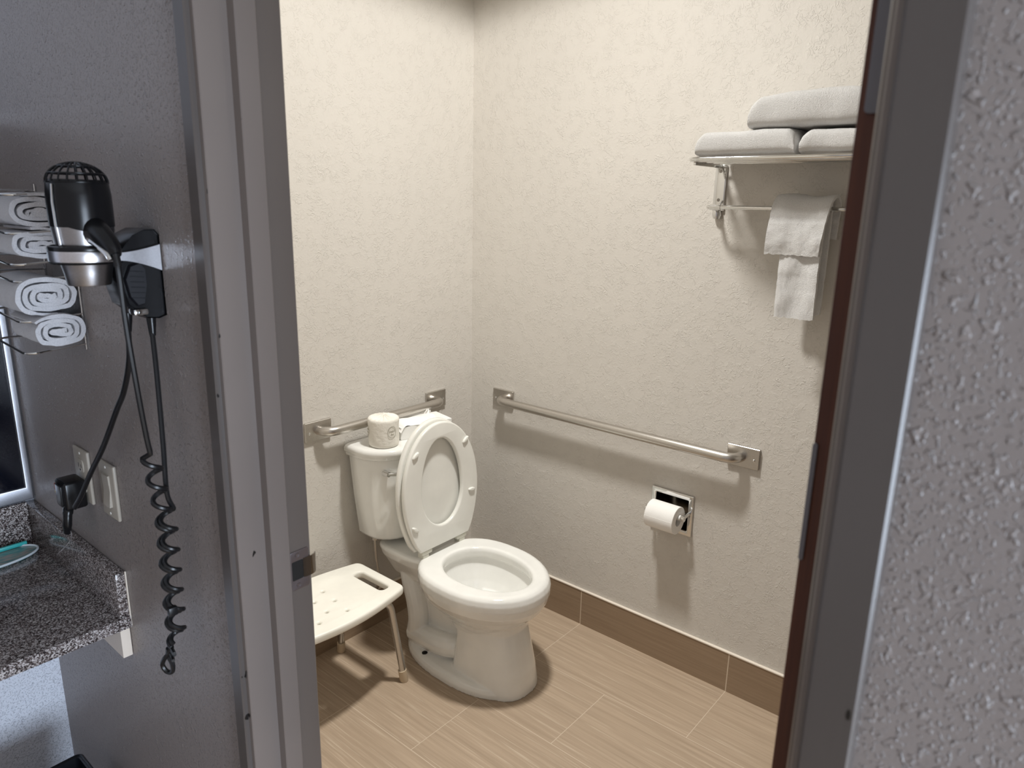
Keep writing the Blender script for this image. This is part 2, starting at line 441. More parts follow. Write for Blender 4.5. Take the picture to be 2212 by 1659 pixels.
b = B(); prism_z(b, [(-1.604, -1.860), (-1.604, -1.8475), (-1.6025, -1.846), (-1.49, -1.846), (-1.49, -1.860)], 0, ZT); finish(b, 'jamb', M_trim, t2, angle=30)
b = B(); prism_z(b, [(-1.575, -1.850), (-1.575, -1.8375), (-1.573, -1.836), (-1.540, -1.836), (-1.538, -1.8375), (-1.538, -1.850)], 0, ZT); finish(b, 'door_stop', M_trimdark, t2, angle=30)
b = B(); prism_z(b, [(-1.538, -1.850), (-1.538, -1.828), (-1.530, -1.826), (-1.5, -1.826), (-1.5, -1.850)], 0, ZT); finish(b, 'jamb_rabbet', M_trim, t2, angle=30)
t3 = bpy.data.objects.new('trim_3', None); col.objects.link(t3); t3['kind'] = 'structure'; WL[t3] = Vector((0, 0, 0))
b = B(); box(b, (-1.612, -1.888, ZT), (-1.60, -0.972, ZT+0.05), 0.002); finish(b, 'casing', M_casing, t3)
b = B(); box(b, (-1.604, -1.853, ZT-0.012), (-1.49, -1.005, ZT+0.001), 0.001); finish(b, 'jamb', M_trim, t3)
# the open door, seen on its hinge edge
d1 = bpy.data.objects.new('door_1', None); col.objects.link(d1); d1['kind'] = 'structure'; WL[d1] = Vector((0, 0, 0))
b = B(); box(b, (-1.488, -1.838, 0.012), (-0.66, -1.8005, 2.035), 0.0012)
for f in b.faces: f.material_index = 1 if f.calc_center_median().x < -1.487 else 0
finish(b, 'door_leaf', [M_trim, M_wood], d1)
MH = frame_M((-1.4885, -1.8125, 0), (0, 1, 0), (0, 0, 1), (-1, 0, 0))
for z0, z1 in ((1.672, 1.775), (0.93, 1.03), (0.2, 0.3)):
    b = B(); plate(b, rrect(0.014, z1-z0, 0.004, cx=0.000, cy=(z0+z1)/2), [], 0.0016, 0.0004, MH)
    h = finish(b, 'hinge_leaf', M_hinge, d1)
    b = B(); tube(b, [(-1.4935, -1.8275, z0), (-1.4935, -1.8275, z1)], 0.0042, 10); finish(b, 'hinge_barrel', M_hinge, h)
b = B(); plate(b, rrect(0.0042, 0.11, 0.002, cx=0.0102, cy=1.352), [], 0.0014, 0.0003, MH); finish(b, 'paint_patch', M_hinge, d1)

# ------------------------------------------------------------------ toilet
XC = -0.468
T = thing('toilet', (XC, -0.36, 0.0), 'white two-piece toilet with its seat and lid raised, beside the stool', 'toilet')
def egg(yb, yf, w, z, n=48, pb=2.4, pf=2.0, ym=None):
    """outline in plan: back end yb (blunter), front end yf, half width w"""
    if ym is None: ym = yb+(yf-yb)*0.45
    out = []
    for k in range(n):
        a = 2*PI*k/n; c, s = math.cos(a), math.sin(a)
        p = pf if s < 0 else pb
        x = w*math.copysign(abs(c)**(2/p), c)
        L = (ym-yf) if s < 0 else (yb-ym)
        y = ym+L*math.copysign(abs(s)**(2/p), s)
        out.append(Vector((XC+x, y, z)))
    return out
b = B()
outer = [  # z, back, front, half width
    (0.150, -0.42, -0.625, 0.080), (0.205, -0.38, -0.640, 0.098), (0.240, -0.34, -0.668, 0.122), (0.268, -0.315, -0.700, 0.150), (0.296, -0.30, -0.725, 0.174),
    (0.325, -0.290, -0.741, 0.190), (0.350, -0.284, -0.747, 0.197), (0.372, -0.280, -0.746, 0.197), (0.388, -0.280, -0.740, 0.193), (0.395, -0.283, -0.731, 0.186),
    (0.398, -0.290, -0.722, 0.178), (0.398, -0.346, -0.698, 0.134), (0.395, -0.352, -0.690, 0.126), (0.385, -0.355, -0.686, 0.121), (0.362, -0.354, -0.688, 0.123), (0.352, -0.346, -0.696, 0.133), (0.33, -0.348, -0.688, 0.128), (0.28, -0.37, -0.65, 0.105),
    (0.23, -0.40, -0.61, 0.075), (0.195, -0.43, -0.57, 0.045), (0.185, -0.45, -0.54, 0.02)]
loft(b, [egg(yb, yf, w, z, pb=2.6 if i < 11 else 2.1, pf=2.05, ym=-0.50) for i, (z, yb, yf, w) in enumerate(outer)])
# front pedestal column, flared at the floor
loft(b, [egg(yb, yf, w, z, pb=5, pf=2.7, ym=-0.55) for z, yb, yf, w in
    ((0.0, -0.43, -0.712, 0.113), (0.02, -0.43, -0.711, 0.112), (0.08, -0.435, -0.704, 0.104), (0.16, -0.44, -0.686, 0.094), (0.22, -0.44, -0.668, 0.092), (0.255, -0.43, -0.672, 0.10))])
# floor flange
loft(b, [egg(yb, yf, w, z, pb=2.2, pf=2.3, ym=-0.44) for z, yb, yf, w in
    ((0.0, -0.165, -0.700, 0.152), (0.018, -0.165, -0.700, 0.152), (0.030, -0.172, -0.695, 0.146), (0.036, -0.19, -0.68, 0.132))])
# rear deck and column below the tank
loft(b, [egg(yb, yf, w, z, pb=3.5, pf=3.5, ym=-0.2) for z, yb, yf, w in
    ((0.28, -0.09, -0.32, 0.085), (0.32, -0.075, -0.33, 0.105), (0.355, -0.06, -0.335, 0.124), (0.382, -0.055, -0.335, 0.132), (0.392, -0.058, -0.33, 0.130), (0.396, -0.07, -0.32, 0.120))])
loft(b, [egg(yb, yf, w, z, pb=3, pf=3, ym=-0.25) for z, yb, yf, w in
    ((0.02, -0.17, -0.50, 0.052), (0.12, -0.15, -0.48, 0.050), (0.20, -0.12, -0.40, 0.052), (0.25, -0.11, -0.35, 0.06), (0.33, -0.10, -0.32, 0.075))])
for s in (-1, 1):   # trapway bulges on both sides
    tube(b, spline([(XC+s*0.050, -0.180, 0.33), (XC+s*0.062, -0.205, 0.27), (XC+s*0.068, -0.235, 0.20), (XC+s*0.068, -0.245, 0.13), (XC+s*0.060, -0.225, 0.06)], 6), 0.040, 14)
    tube(b, spline([(XC+s*0.060, -0.215, 0.060), (XC+s*0.070, -0.29, 0.068), (XC+s*0.074, -0.35, 0.074), (XC+s*0.066, -0.405, 0.080), (XC+s*0.040, -0.43, 0.080)], 6), 0.042, 14)
bowl = finish(b, 'bowl', M_china, T); remesh(bowl, 0.003, 4)
b = B(); loft(b, [egg(-0.418, -0.590, 0.062, 0.2145), egg(-0.418, -0.590, 0.062, 0.2165)]); finish(b, 'water', M_water, T)
for s in (-1, 1):  # dark discs stand in for the shade inside the uncapped bolt holes
    b = B(); tube(b, [(XC+s*0.112, -0.322, 0.028), (XC+s*0.112, -0.322, 0.0375)], [0.011, 0.010], 14); tube(b, [(XC+s*0.112, -0.322, 0.036), (XC+s*0.112, -0.322, 0.042)], [0.0055, 0.004], 8)
    k = finish(b, 'bolt_hole_disc', M_dark, T); k['label'] = 'dark disc standing in for an uncapped bolt hole'
# tank
def tank_ring(hw, yb, yc, ys, z, n=14):
    """flat back at yb, bowed front: yc at centre, ys at the sides, rounded corners"""
    pts = [(-hw*0.94, yb)]
    pts.append((-hw, yb-0.010))
    for k in range(n+1):
        t = -1+2*k/n
        x = hw*math.sin(t*PI/2*0.98)
        y = ys+(yc-ys)*math.sqrt(max(0, 1-abs(x/hw)**2.6))
        pts.append((x, y))
    pts += [(hw, yb-0.010), (hw*0.94, yb)]
    return [Vector((XC+x, y, z)) for x, y in pts]
b = B()
loft(b, [tank_ring(0.140, -0.035, -0.165, -0.085, 0.420), tank_ring(0.152, -0.027, -0.182, -0.085, 0.424), tank_ring(0.160, -0.024, -0.188, -0.082, 0.436), tank_ring(0.176, -0.021, -0.198, -0.08, 0.58), tank_ring(0.190, -0.020, -0.206, -0.078, 0.738)])
finish(b, 'tank', M_china, T, angle=50)
b = B()
loft(b, [tank_ring(0.192, -0.016, -0.208, -0.078, 0.734), tank_ring(0.198, -0.013, -0.214, -0.08, 0.738), tank_ring(0.199, -0.012, -0.216, -0.08, 0.748), tank_ring(0.203, -0.010, -0.221, -0.084, 0.752), tank_ring(0.204, -0.010, -0.222, -0.084, 0.764), tank_ring(0.200, -0.012, -0.218, -0.082, 0.772), tank_ring(0.192, -0.018, -0.208, -0.078, 0.776), tank_ring(0.176, -0.03, -0.19, -0.076, 0.7765)])
finish(b, 'tank_lid', M_china, T, angle=50)
b = B()
tube(b, [(XC-0.146, -0.165, 0.690), (XC-0.146, -0.190, 0.690)], [0.011, 0.009], 14)
tube(b, arc_path([(XC-0.146, -0.187, 0.690), (XC-0.125, -0.199, 0.688), (XC-0.065, -0.220, 0.682)], 0.01), [0.006]*8+[0.008], 10)
finish(b, 'flush_lever', M_chrome, T)
b = B(); tube(b, spline([(-0.592, -0.075, 0.425), (-0.592, -0.075, 0.395), (-0.588, -0.073, 0.33), (-0.575, -0.07, 0.24), (-0.565, -0.045, 0.18), (-0.565, -0.012, 0.165)], 8), 0.0055, 10)
tube(b, [(-0.592, -0.075, 0.43), (-0.592, -0.075, 0.402)], 0.012, 8)
finish(b, 'supply_hose', M_steel, T)
# seat ring and lid, both raised
hy, hz = -0.300, 0.414
tilt = 0.030/0.47
up = Vector((0, tilt, 1)).normalized(); sid = Vector((1, 0, 0)); nrm = sid.cross(up)  # nrm points to -y
def seat_outline(hw, t0, t1, hwb, n=44):
    out = []
    tm = t0+(t1-t0)*0.44
    for k in range(n+1):
        a = -PI*0.0+PI*k/n
        out.append((hw*math.cos(a), tm+(t1-tm)*math.sin(a)**(0.95)))
    for k in range(1, 9):
        q = k/9; out.append((-hw+(hw-hwb)*(q**1.9), tm+(t0+0.006-tm)*q))
    out += [(-hwb+0.008, t0), (hwb-0.008, t0)]
    for k in range(8, 0, -1):
        q = k/9; out.append((hw-(hw-hwb)*(q**1.9), tm+(t0+0.006-tm)*q))
    return out
def seat_hole(hw, t0, t1, n=44):
    out = []
    tm = t0+(t1-t0)*0.40
    for k in range(n):
        a = 2*PI*k/n; s = math.sin(a)
        out.append((hw*math.cos(a), tm+((t1-tm) if s > 0 else (tm-t0))*s))
    return out
MS = frame_M(Vector((XC, hy, hz)), sid, up, nrm)
b = B(); plate(b, seat_outline(0.179, 0.010, 0.454, 0.126), [seat_hole(0.098, 0.082, 0.396)], 0.019, 0.007, MS, bevres=3)
seat = finish(b, 'seat', M_seat, T, angle=60)
for s, t, rot in ((-1, 0.372, 35), (1, 0.372, -35), (-1, 0.115, -38), (1, 0.178, 8)):
    b = B(); lathe(b, [(0, -0.002), (1, 0.0), (0.96, 0.55), (0.75, 0.9), (0, 1.0)], MS @ Matrix.Translation((s*(0.120 if t > 0.3 else 0.141), t-0.008, 0.0185)) @ Matrix.Rotation(R(rot if s < 0 else -rot), 4, 'Z') @ Matrix.Diagonal((0.017, 0.0065, 0.009, 1)), 20)
    finish(b, 'bumper', M_seat, seat)
ML = frame_M(Vector((XC, hy+0.030, hz+0.002)), sid, up, nrm)
b = B(); plate(b, seat_outline(0.181, 0.004, 0.458, 0.131), [], 0.022, 0.008, ML, bevres=3)
finish(b, 'lid', M_seat, T, angle=60)
for s in (-1, 1):
    b = B()
    box(b, (XC+s*0.086-0.024, hy-0.014, 0.411), (XC+s*0.086+0.024, hy+0.008, 0.425), 0.003)
    box(b, (XC+s*0.090-0.014, hy-0.012, 0.395), (XC+s*0.090+0.014, hy+0.016, 0.413), 0.002)
    finish(b, 'seat_hinge', M_seatdk, T)

# ------------------------------------------------------------------ things on the tank
RX, RY, RZ = -0.579, -0.125, 0.7768
W = thing('toilet_roll', (RX, RY, RZ), 'spare toilet roll wrapped in printed white paper, standing on the tank lid', 'toilet roll')
b = B()
prof = [(0, 0), (0.046, 0.0), (0.051, 0.003), (0.053, 0.012), (0.0525, 0.03), (0.0535, 0.045), (0.053, 0.07), (0.0545, 0.090), (0.0540, 0.0965), (0.0505, 0.1010), (0.042, 0.1025), (0.03, 0.1030), (0.018, 0.1055), (0.009, 0.109), (0.004, 0.108), (0, 0.104)]
seg = 96; rings = []
for i, (r, z) in enumerate(prof):
    ring = []
    for k in range(seg):
        a = 2*PI*k/seg
        rr = max(r, 1e-5); zz = z
        if 0.088 < z:
            pl = math.sin(a*17+0.6*math.sin(a*5))*0.0022
            zz += pl*(1 if 0.005 < r < 0.05 else 0); rr *= 1+0.02*math.sin(a*13)*(r < 0.048)
        elif 0.005 < z:
            rr += 0.0011*noise.noise(Vector((math.cos(a)*3, math.sin(a)*3, z*60)))+0.0006*math.sin(a*9+z*90)
        ring.append(Vector((RX+rr*math.cos(a), RY+rr*math.sin(a), RZ+zz)))
    rings.append(ring)
loft(b, rings); finish(b, 'wrapper', M_wrap, W, angle=70)
def emblem(ang):
    """printed ring with a short two-line script, wrapped on the roll"""
    def P(u, v, lift=0.0012):  # u along the circumference, v up
        a = ang+u/0.0535; r = 0.0538+lift
        return Vector((RX+r*math.cos(a), RY+r*math.sin(a), RZ+0.058+v))
    b = B(); n = 40
    loft(b, [[P(0.0165*math.cos(2*PI*k/n), 0.021*math.sin(2*PI*k/n)) for k in range(n)], [P(0.0148*math.cos(2*PI*k/n), 0.0190*math.sin(2*PI*k/n)) for k in range(n)]], cap0=False, cap1=False)
    # hand-like script strokes: a tall C and run of small letters, short second line
    strokes = [[(-0.0075, 0.006), (-0.0100, 0.004), (-0.0098, 0.0005), (-0.0075, 0.0008)],
               [(-0.0060, 0.003), (-0.0048, 0.001), (-0.0036, 0.003), (-0.0048, 0.0042), (-0.0060, 0.003)],
               [(-0.0028, 0.001), (-0.0024, 0.004), (-0.0012, 0.0015), (-0.0002, 0.0045), (0.0008, 0.002)],
               [(0.0022, -0.001), (0.0026, 0.0065), (0.0040, 0.0075)], [(0.0014, 0.0038), (0.0040, 0.0045)],
               [(0.0052, 0.003), (0.0062, 0.0045), (0.0074, 0.003), (0.0062, 0.002)], [(0.0090, 0.003), (0.0094, 0.0078)], [(0.0082, 0.0058), (0.0108, 0.0064)],
               [(-0.0034, -0.010), (-0.0030, -0.004), (-0.0010, -0.0052), (-0.0028, -0.0068), (-0.0006, -0.0085), (-0.0034, -0.0095)],
               [(0.0028, -0.0060), (0.0010, -0.0070), (0.0016, -0.0088), (0.0032, -0.0078), (0.0036, -0.0088)], [(0.0044, -0.0058), (0.0054, -0.0080)], [(0.0070, -0.0055), (0.0044, -0.0115)]]
    for s in strokes: tube(b, [P(u, v, 0.0008) for u, v in s], 0.0006, 5)
    finish(b, 'printed_emblem', M_wrapink, W)
emblem(R(-98)); emblem(R(150)); emblem(R(25))
# flat tissue box, turned a little on the lid
BX = thing('tissue_box', (-0.40, -0.12, RZ), 'flat white tissue box with a tissue pulled out, behind the raised seat', 'tissue box')
MB = Matrix.Translation((-0.512, -0.138, RZ)) @ Matrix.Rotation(R(-12), 4, 'Z')
b = B(); box(b, (0, 0, 0), (0.215, 0.110, 0.047), 0.0012, 1, M=MB); finish(b, 'carton', M_card, BX, angle=30)
b = B(); nx, ny = 22, 10; g = []
for i in range(nx+1):
    row = []
    for j in range(ny+1):
        u, v = i/nx, j/ny
        x = -0.006+0.163*u; y = -0.012+0.10*v+0.012*math.sin(u*5)
        z = 0.0485+0.012*math.sin(v*PI)+0.008*noise.noise(Vector((u*5, v*3, 1.3)))+0.012*(u > 0.72)*math.sin(max(0, u-0.72)*11)*math.sin(v*PI)
        z = max(z, 0.0478)
        if u < 0.10: z -= 0.018*(0.10-u)/0.10
        row.append(b.verts.new(MB @ Vector((x, y, z))))
    g.append(row)
for i in range(nx):
    for j in range(ny): b.faces.new((g[i][j], g[i+1][j], g[i+1][j+1], g[i][j+1]))
# crumpled peak of the tissue at its right end
rings = []
for k in range(7):
    q = k/6; w = 0.026*(1-q)+0.006
    rings.append([MB @ Vector((0.128+0.018*q+w*math.cos(2*PI*m/12)*(0.5+0.4*q), 0.05+0.4*w*math.sin(2*PI*m/12)+0.006*math.sin(m*2.1+k), 0.046+0.033*q+0.003*math.sin(m*3.3))) for m in range(12)])
loft(b, rings, cap0=False)
finish(b, 'tissue', M_paper, BX, angle=80)

# ------------------------------------------------------------------ shower stool
SZ = 0.362
S = thing('shower_stool', (-0.93, -0.23, 0.0), 'low cream plastic shower stool with handle slots on metal legs, left of the toilet', 'stool')
b = B()
X0, X1, hd = -1.165, -0.690, 0.123
cx = (X0+X1)/2; out = []
def stool_edge(n=20):
    o = []
    for k in range(n+1):
        u = k/n; x = X1-(X1-X0)*u; o.append((x, -0.228-(hd+0.036*math.sin(u*PI))))
    for k in range(n+1):
        u = k/n; x = X0+(X1-X0)*u; o.append((x, -0.228+(hd+0.036*math.sin(u*PI))))
    return o
raw = stool_edge()
# round the four corners by Chaikin cutting
def chaikin(p, it=2):
    for _ in range(it):
        q = []
        for i in range(len(p)):
            a, c = p[i], p[(i+1) % len(p)]
            q += [(a[0]*0.75+c[0]*0.25, a[1]*0.75+c[1]*0.25), (a[0]*0.25+c[0]*0.75, a[1]*0.25+c[1]*0.75)]
        p = q
    return p
def cutc(p, r=0.03):
    q = []
    n = len(p)
    for i in range(n):
        a, c, d = Vector(p[i-1]), Vector(p[i]), Vector(p[(i+1) % n])
        if (a-c).length > 1e-6 and (d-c).length > 1e-6 and (a-c).angle(d-c) < R(125):
            for t in (0, .25, .5, .75, 1):
                s = c+(a-c).normalized()*min(r, (a-c).length*0.95); e = c+(d-c).normalized()*min(r, (d-c).length)
                v = s*(1-t)**2+c*2*t*(1-t)+e*t*t; q.append((v.x, v.y))
        else: q.append((c.x, c.y))
    return q
slot = lambda x: rrect(0.036, 0.150, 0.014, cx=x, cy=-0.238)
holes = [slot(-0.744), slot(X0+0.052)]
for hx, hy2 in ((-0.894, -0.178), (-0.950, -0.212), (-0.900, -0.250), (-0.956, -0.286), (-0.908, -0.325), (-1.008, -0.178), (-1.008, -0.250), (-1.008, -0.320), (-1.06, -0.212), (-1.06, -0.286)):
    holes.append(circ(hx, hy2, 0.0052, 10))
plate(b, cutc(raw, 0.024), holes, 0.028, 0.0085, Matrix.Translation((0, 0, SZ-0.028)), bevres=3)
st = finish(b, 'seat', M_stool, S, angle=60)
for foot, top in (((-0.699, -0.346), (-0.742, -0.312)), ((-0.742, -0.050), (-0.778, -0.118)), ((-1.160, -0.346), (-1.118, -0.312)), ((-1.115, -0.050), (-1.082, -0.118))):
    s = 1 if top[0] > -0.93 else -1
    b = B()
    path = arc_path([(-0.93+s*0.04, top[1], SZ-0.041), (top[0]+s*0.004, top[1]-0.012*(1 if top[1] < -0.2 else -1), SZ-0.041), (foot[0], foot[1], 0.010)], 0.045, 8)
    tube(b, path, 0.0115, 14)
    lg = finish(b, 'leg', M_alu, S)
    d = (Vector(path[-1])-Vector(path[-3])).normalized()
    b = B(); e = Vector((foot[0], foot[1], 0)); tube(b, [e-d*0.045+Vector((0, 0, 0.0)), e-d*0.006, e-d*0.0], [0.0145, 0.0150, 0.0140], 16)
    for v in b.verts: v.co.z = max(v.co.z, 0.0)
    k = finish(b, 'foot_cap', M_foot, lg)

# ------------------------------------------------------------------ grab bars
def grab_bar(root, wall, a, c, z, pw=0.104, ph=0.068, inset=0.0, so=0.053, r=0.0165):
    """wall 'x': plane x=0, runs along y; wall 'y': plane y=0, runs along x. a,c: plate centres"""
    def P(s, d, zz): return (-d, s, zz) if wall == 'x' else (s, -d, zz)
    sg = 1 if c > a else -1
    b = B()
    s0, s1 = a+sg*inset, c-sg*inset
    path = arc_path([P(s0, 0.004, z), P(s0, so, z), P(s1, so, z), P(s1, 0.004, z)], 0.052, 10)
    tube(b, path, r, 20); finish(b, 'rail', M_steel, root, angle=50)
    for s in (a, c):
        b = B()
        lo = P(s-pw/2, 0.0, z-ph/2); hi = P(s+pw/2, 0.010, z+ph/2)
        box(b, tuple(min(x, y) for x, y in zip(lo, hi)), tuple(max(x, y) for x, y in zip(lo, hi)), 0.0014, 1)
        pl = finish(b, 'mounting_plate', M_steel, root, angle=30)
        b = B(); e = (s-a)/(c-a)*2-1
        Q = P(s+sg*0.036*e, 0.0105, z-0.004)
        zax = (-1, 0, 0) if wall == 'x' else (0, -1, 0); xax = (0, 1, 0) if wall == 'x' else (1, 0, 0)
        lathe(b, [(0, 0), (0.0045, 0), (0.003, 0.0016), (0, 0.002)], frame_M(Q, xax, (0, 0, 1), zax), 12); finish(b, 'screw', M_chrome, pl)
G = thing('grab_bar', (0, -0.68, 0.843), 'long brushed steel grab bar on the wall above the paper holder', 'grab bar')
grab_bar(G, 'x', -0.181, -1.181, 0.843, inset=0.006)
G2 = thing('grab_bar', (-0.488, 0, 0.845), 'short brushed steel grab bar on the wall behind the tank', 'grab bar')
grab_bar(G2, 'y', -0.764, -0.214, 0.845, inset=0.004)

# ------------------------------------------------------------------ recessed paper holder and roll
H = thing('paper_holder', (0, -0.951, 0.585), 'recessed chrome toilet paper holder set into the right wall', 'paper holder')
MW = frame_M((0, 0, 0), (0, 1, 0), (0, 0, 1), (-1, 0, 0))
b = B(); plate(b, rrect(0.158, 0.147, 0.003, cx=-0.951, cy=0.587), [rrect(0.122, 0.110, 0.003, cx=-0.951, cy=0.587)], 0.008, 0.003, MW); finish(b, 'frame', M_chrome, H, angle=50)
b = B()
yy = (-1.0145, -0.8875); zz = (0.5275, 0.6425)
q = [(yy[0], zz[0]), (yy[1], zz[0]), (yy[1], zz[1]), (yy[0], zz[1])]
loft(b, [[(-0.002, y, z) for y, z in q], [(0.062, y, z) for y, z in q]], cap0=False)
finish(b, 'recess', M_recess, H, smooth=False, recalc=False)
rc = Vector((-0.052, 0, 0.588))
for s in (-1, 1):
    ye = -0.951+s*0.066
    b = B()
    tube(b, arc_path([(0.004, ye, 0.598), (-0.03, ye, 0.598), (-0.050, ye, 0.594)], 0.01), 0.007, 12)
    tube(b, [(-0.052, ye-0.006, 0.594), (-0.052, ye+0.006, 0.594)], 0.0105, 16)
    finish(b, 'post', M_chrome, H)
b = B(); tube(b, [(-0.052, -1.014, 0.594), (-0.052, -0.888, 0.594)], 0.0095, 16); finish(b, 'spindle', M_card, H)
# the roll hangs on the spindle
b = B(); n = 48
def ringy(r, y, cz=0.588): return [Vector((rc.x+r*math.cos(2*PI*k/n), y, cz-0.006+r*math.sin(2*PI*k/n))) for k in range(n)]
y0, y1 = -1.002, -0.897
loft(b, [ringy(0.020, y0), ringy(0.0465, y0), ringy(0.0475, y0+0.001), ringy(0.0475, y1-0.001), ringy(0.0465, y1), ringy(0.020, y1)], loop=True)
tp = finish(b, 'paper_roll', M_paper, None, angle=40)
tag(tp, 'started white toilet roll hanging on the chrome wall holder', 'toilet roll')
b = B(); a0 = R(172); a1 = R(214)
loft(b, [[Vector((rc.x+r*math.cos(a0+(a1-a0)*k/8), y, 0.582+r*math.sin(a0+(a1-a0)*k/8))) for k in range(9)]+[Vector((rc.x+(r+0.0006)*math.cos(a1-(a1-a0)*k/8), y, 0.582+(r+0.0006)*math.sin(a1-(a1-a0)*k/8))) for k in range(9)] for r, y in ((0.0478, y0+0.0005), (0.0478, y1-0.0005))])
finish(b, 'loose_sheet', M_paper, tp)

# ------------------------------------------------------------------ chrome towel shelf on the right wall
TS = thing('towel_shelf', (0, -1.30, 1.60), 'chrome wall towel shelf with a hanging bar below it', 'towel rack')
SY0, SY1 = -1.022, -1.620
for yb in (-1.024, -1.618):
    b = B(); box(b, (-0.010, yb-0.018, 1.592), (0.0, yb+0.018, 1.727), 0.003); finish(b, 'bracket', M_chrome, TS)
for yb in (-1.024, -1.618):
    b = B(); box(b, (-0.185, yb-0.004, 1.716), (-0.008, yb+0.004, 1.728), 0.0015); finish(b, 'shelf_arm', M_chrome, TS)
    b = B(); lathe(b, [(0, -0.026), (0.010, -0.024), (0.014, -0.012), (0.012, 0.0), (0, 0.0)], Matrix.Translation((-0.012, yb, 1.594)), 16); finish(b, 'end_finial', M_chrome, TS)
    for z in (1.625, 1.708):
        b = B(); lathe(b, [(0, 0), (0.0048, 0), (0.0036, 0.0014), (0.0012, 0.0016), (0, 0.0006)], frame_M((-0.0102, yb, z), (0, 1, 0), (0, 0, 1), (-1, 0, 0)), 12); finish(b, 'screw', M_dkchrome, TS)
b = B()
tube(b, arc_path([(-0.012, SY0+0.010, 1.731), (-0.207, SY0+0.010, 1.731), (-0.207, SY1-0.010, 1.731), (-0.012, SY1-0.010, 1.731)], 0.04, 8), 0.0065, 14)
finish(b, 'shelf_rail', M_chrome, TS)
for x in (-0.035, -0.08, -0.125, -0.17):
    b = B(); tube(b, [(x, SY0+0.006, 1.7298), (x, SY1-0.006, 1.7298)], 0.0048, 12); finish(b, 'shelf_rod', M_chrome, TS)
b = B()
tube(b, arc_path([(-0.008, SY0, 1.604), (-0.084, SY0, 1.604), (-0.084, SY1, 1.604), (-0.008, SY1, 1.604)], 0.02, 8), 0.0062, 14)
finish(b, 'hanging_bar', M_chrome, TS)
for yb, d in ((SY0, -1), (SY1, 1)):
    b = B(); tube(b, [(-0.084, yb+d*0.012, 1.604), (-0.084, yb+d*0.045, 1.604)], 0.0078, 14); finish(b, 'bar_socket', M_chrome, TS)

# folded towels: a bundle of folded layers with rounded fold edges
def folded(name, lo, hi, layers, label, group=None, seed=0, sag=0.0, crown=0.0, skew=0.0):
    """y: lo..hi along the shelf, x depth; folds face the room (-x)"""
    (x0, y0, z0), (x1, y1, z1) = lo, hi
    b = B(); h = (z1-z0)/layers; ny = 60; n = 40
    for L in range(layers):
        rings = []
        for k in range(ny+1):
            u = k/ny; e = min(u, 1-u)
            y = y0+(y1-y0)*u
            edge = min(1, (e/0.075))**0.5 if e < 0.075 else 1.0
            edge = 0.55+0.45*edge
            hz_ = h*edge*(1+0.03*math.sin(u*6+seed)+crown*math.sin(u*PI))
            zc = z0+h*(L+0.5)*(0.95+0.05*edge)-sag*math.sin(u*PI)*(L > 0)+skew*(u-0.5)*(L > 0)
            if L == 0: zc = z0+hz_/2
            ring = []
            for m in range(n):
                a = 2*PI*m/n; c, s = math.cos(a), math.sin(a)
                px = (x0+x1)/2+(x1-x0)/2*math.copysign(abs(c)**0.36, c)*(0.97+0.03*edge)
                pz = zc+hz_/2*1.03*math.copysign(abs(s)**0.62, s)
                d = noise.noise(Vector((px*16, y*16, pz*16+seed)))*0.0030+noise.noise(Vector((px*260, y*260, pz*260+seed)))*0.0007
                ring.append(Vector((px+d*c, y, max(pz+d*s, z0))))
            rings.append(ring)
        loft(b, rings)
    o = finish(b, name, M_towel, None, angle=70)
    return tag(o, label, 'towel', group)
ZS = 1.7378
folded('folded_towel', (-0.218, -1.305, ZS), (-0.022, -1.036, ZS+0.062), 1, 'folded white bath towel lying flat at the left end of the shelf', 'folded towels on the shelf', 1, crown=0.06)
folded('folded_towel', (-0.218, -1.600, ZS), (-0.022, -1.318, ZS+0.056), 1, 'folded white bath towel on the shelf, right of the gap, partly behind the door edge', 'folded towels on the shelf', 2, crown=0.05)
folded('folded_towel', (-0.213, -1.520, ZS+0.0665), (-0.030, -1.176, ZS+0.148), 1, 'thick folded white bath towel lying on top of the other two', 'folded towels on the shelf', 5, crown=0.06)

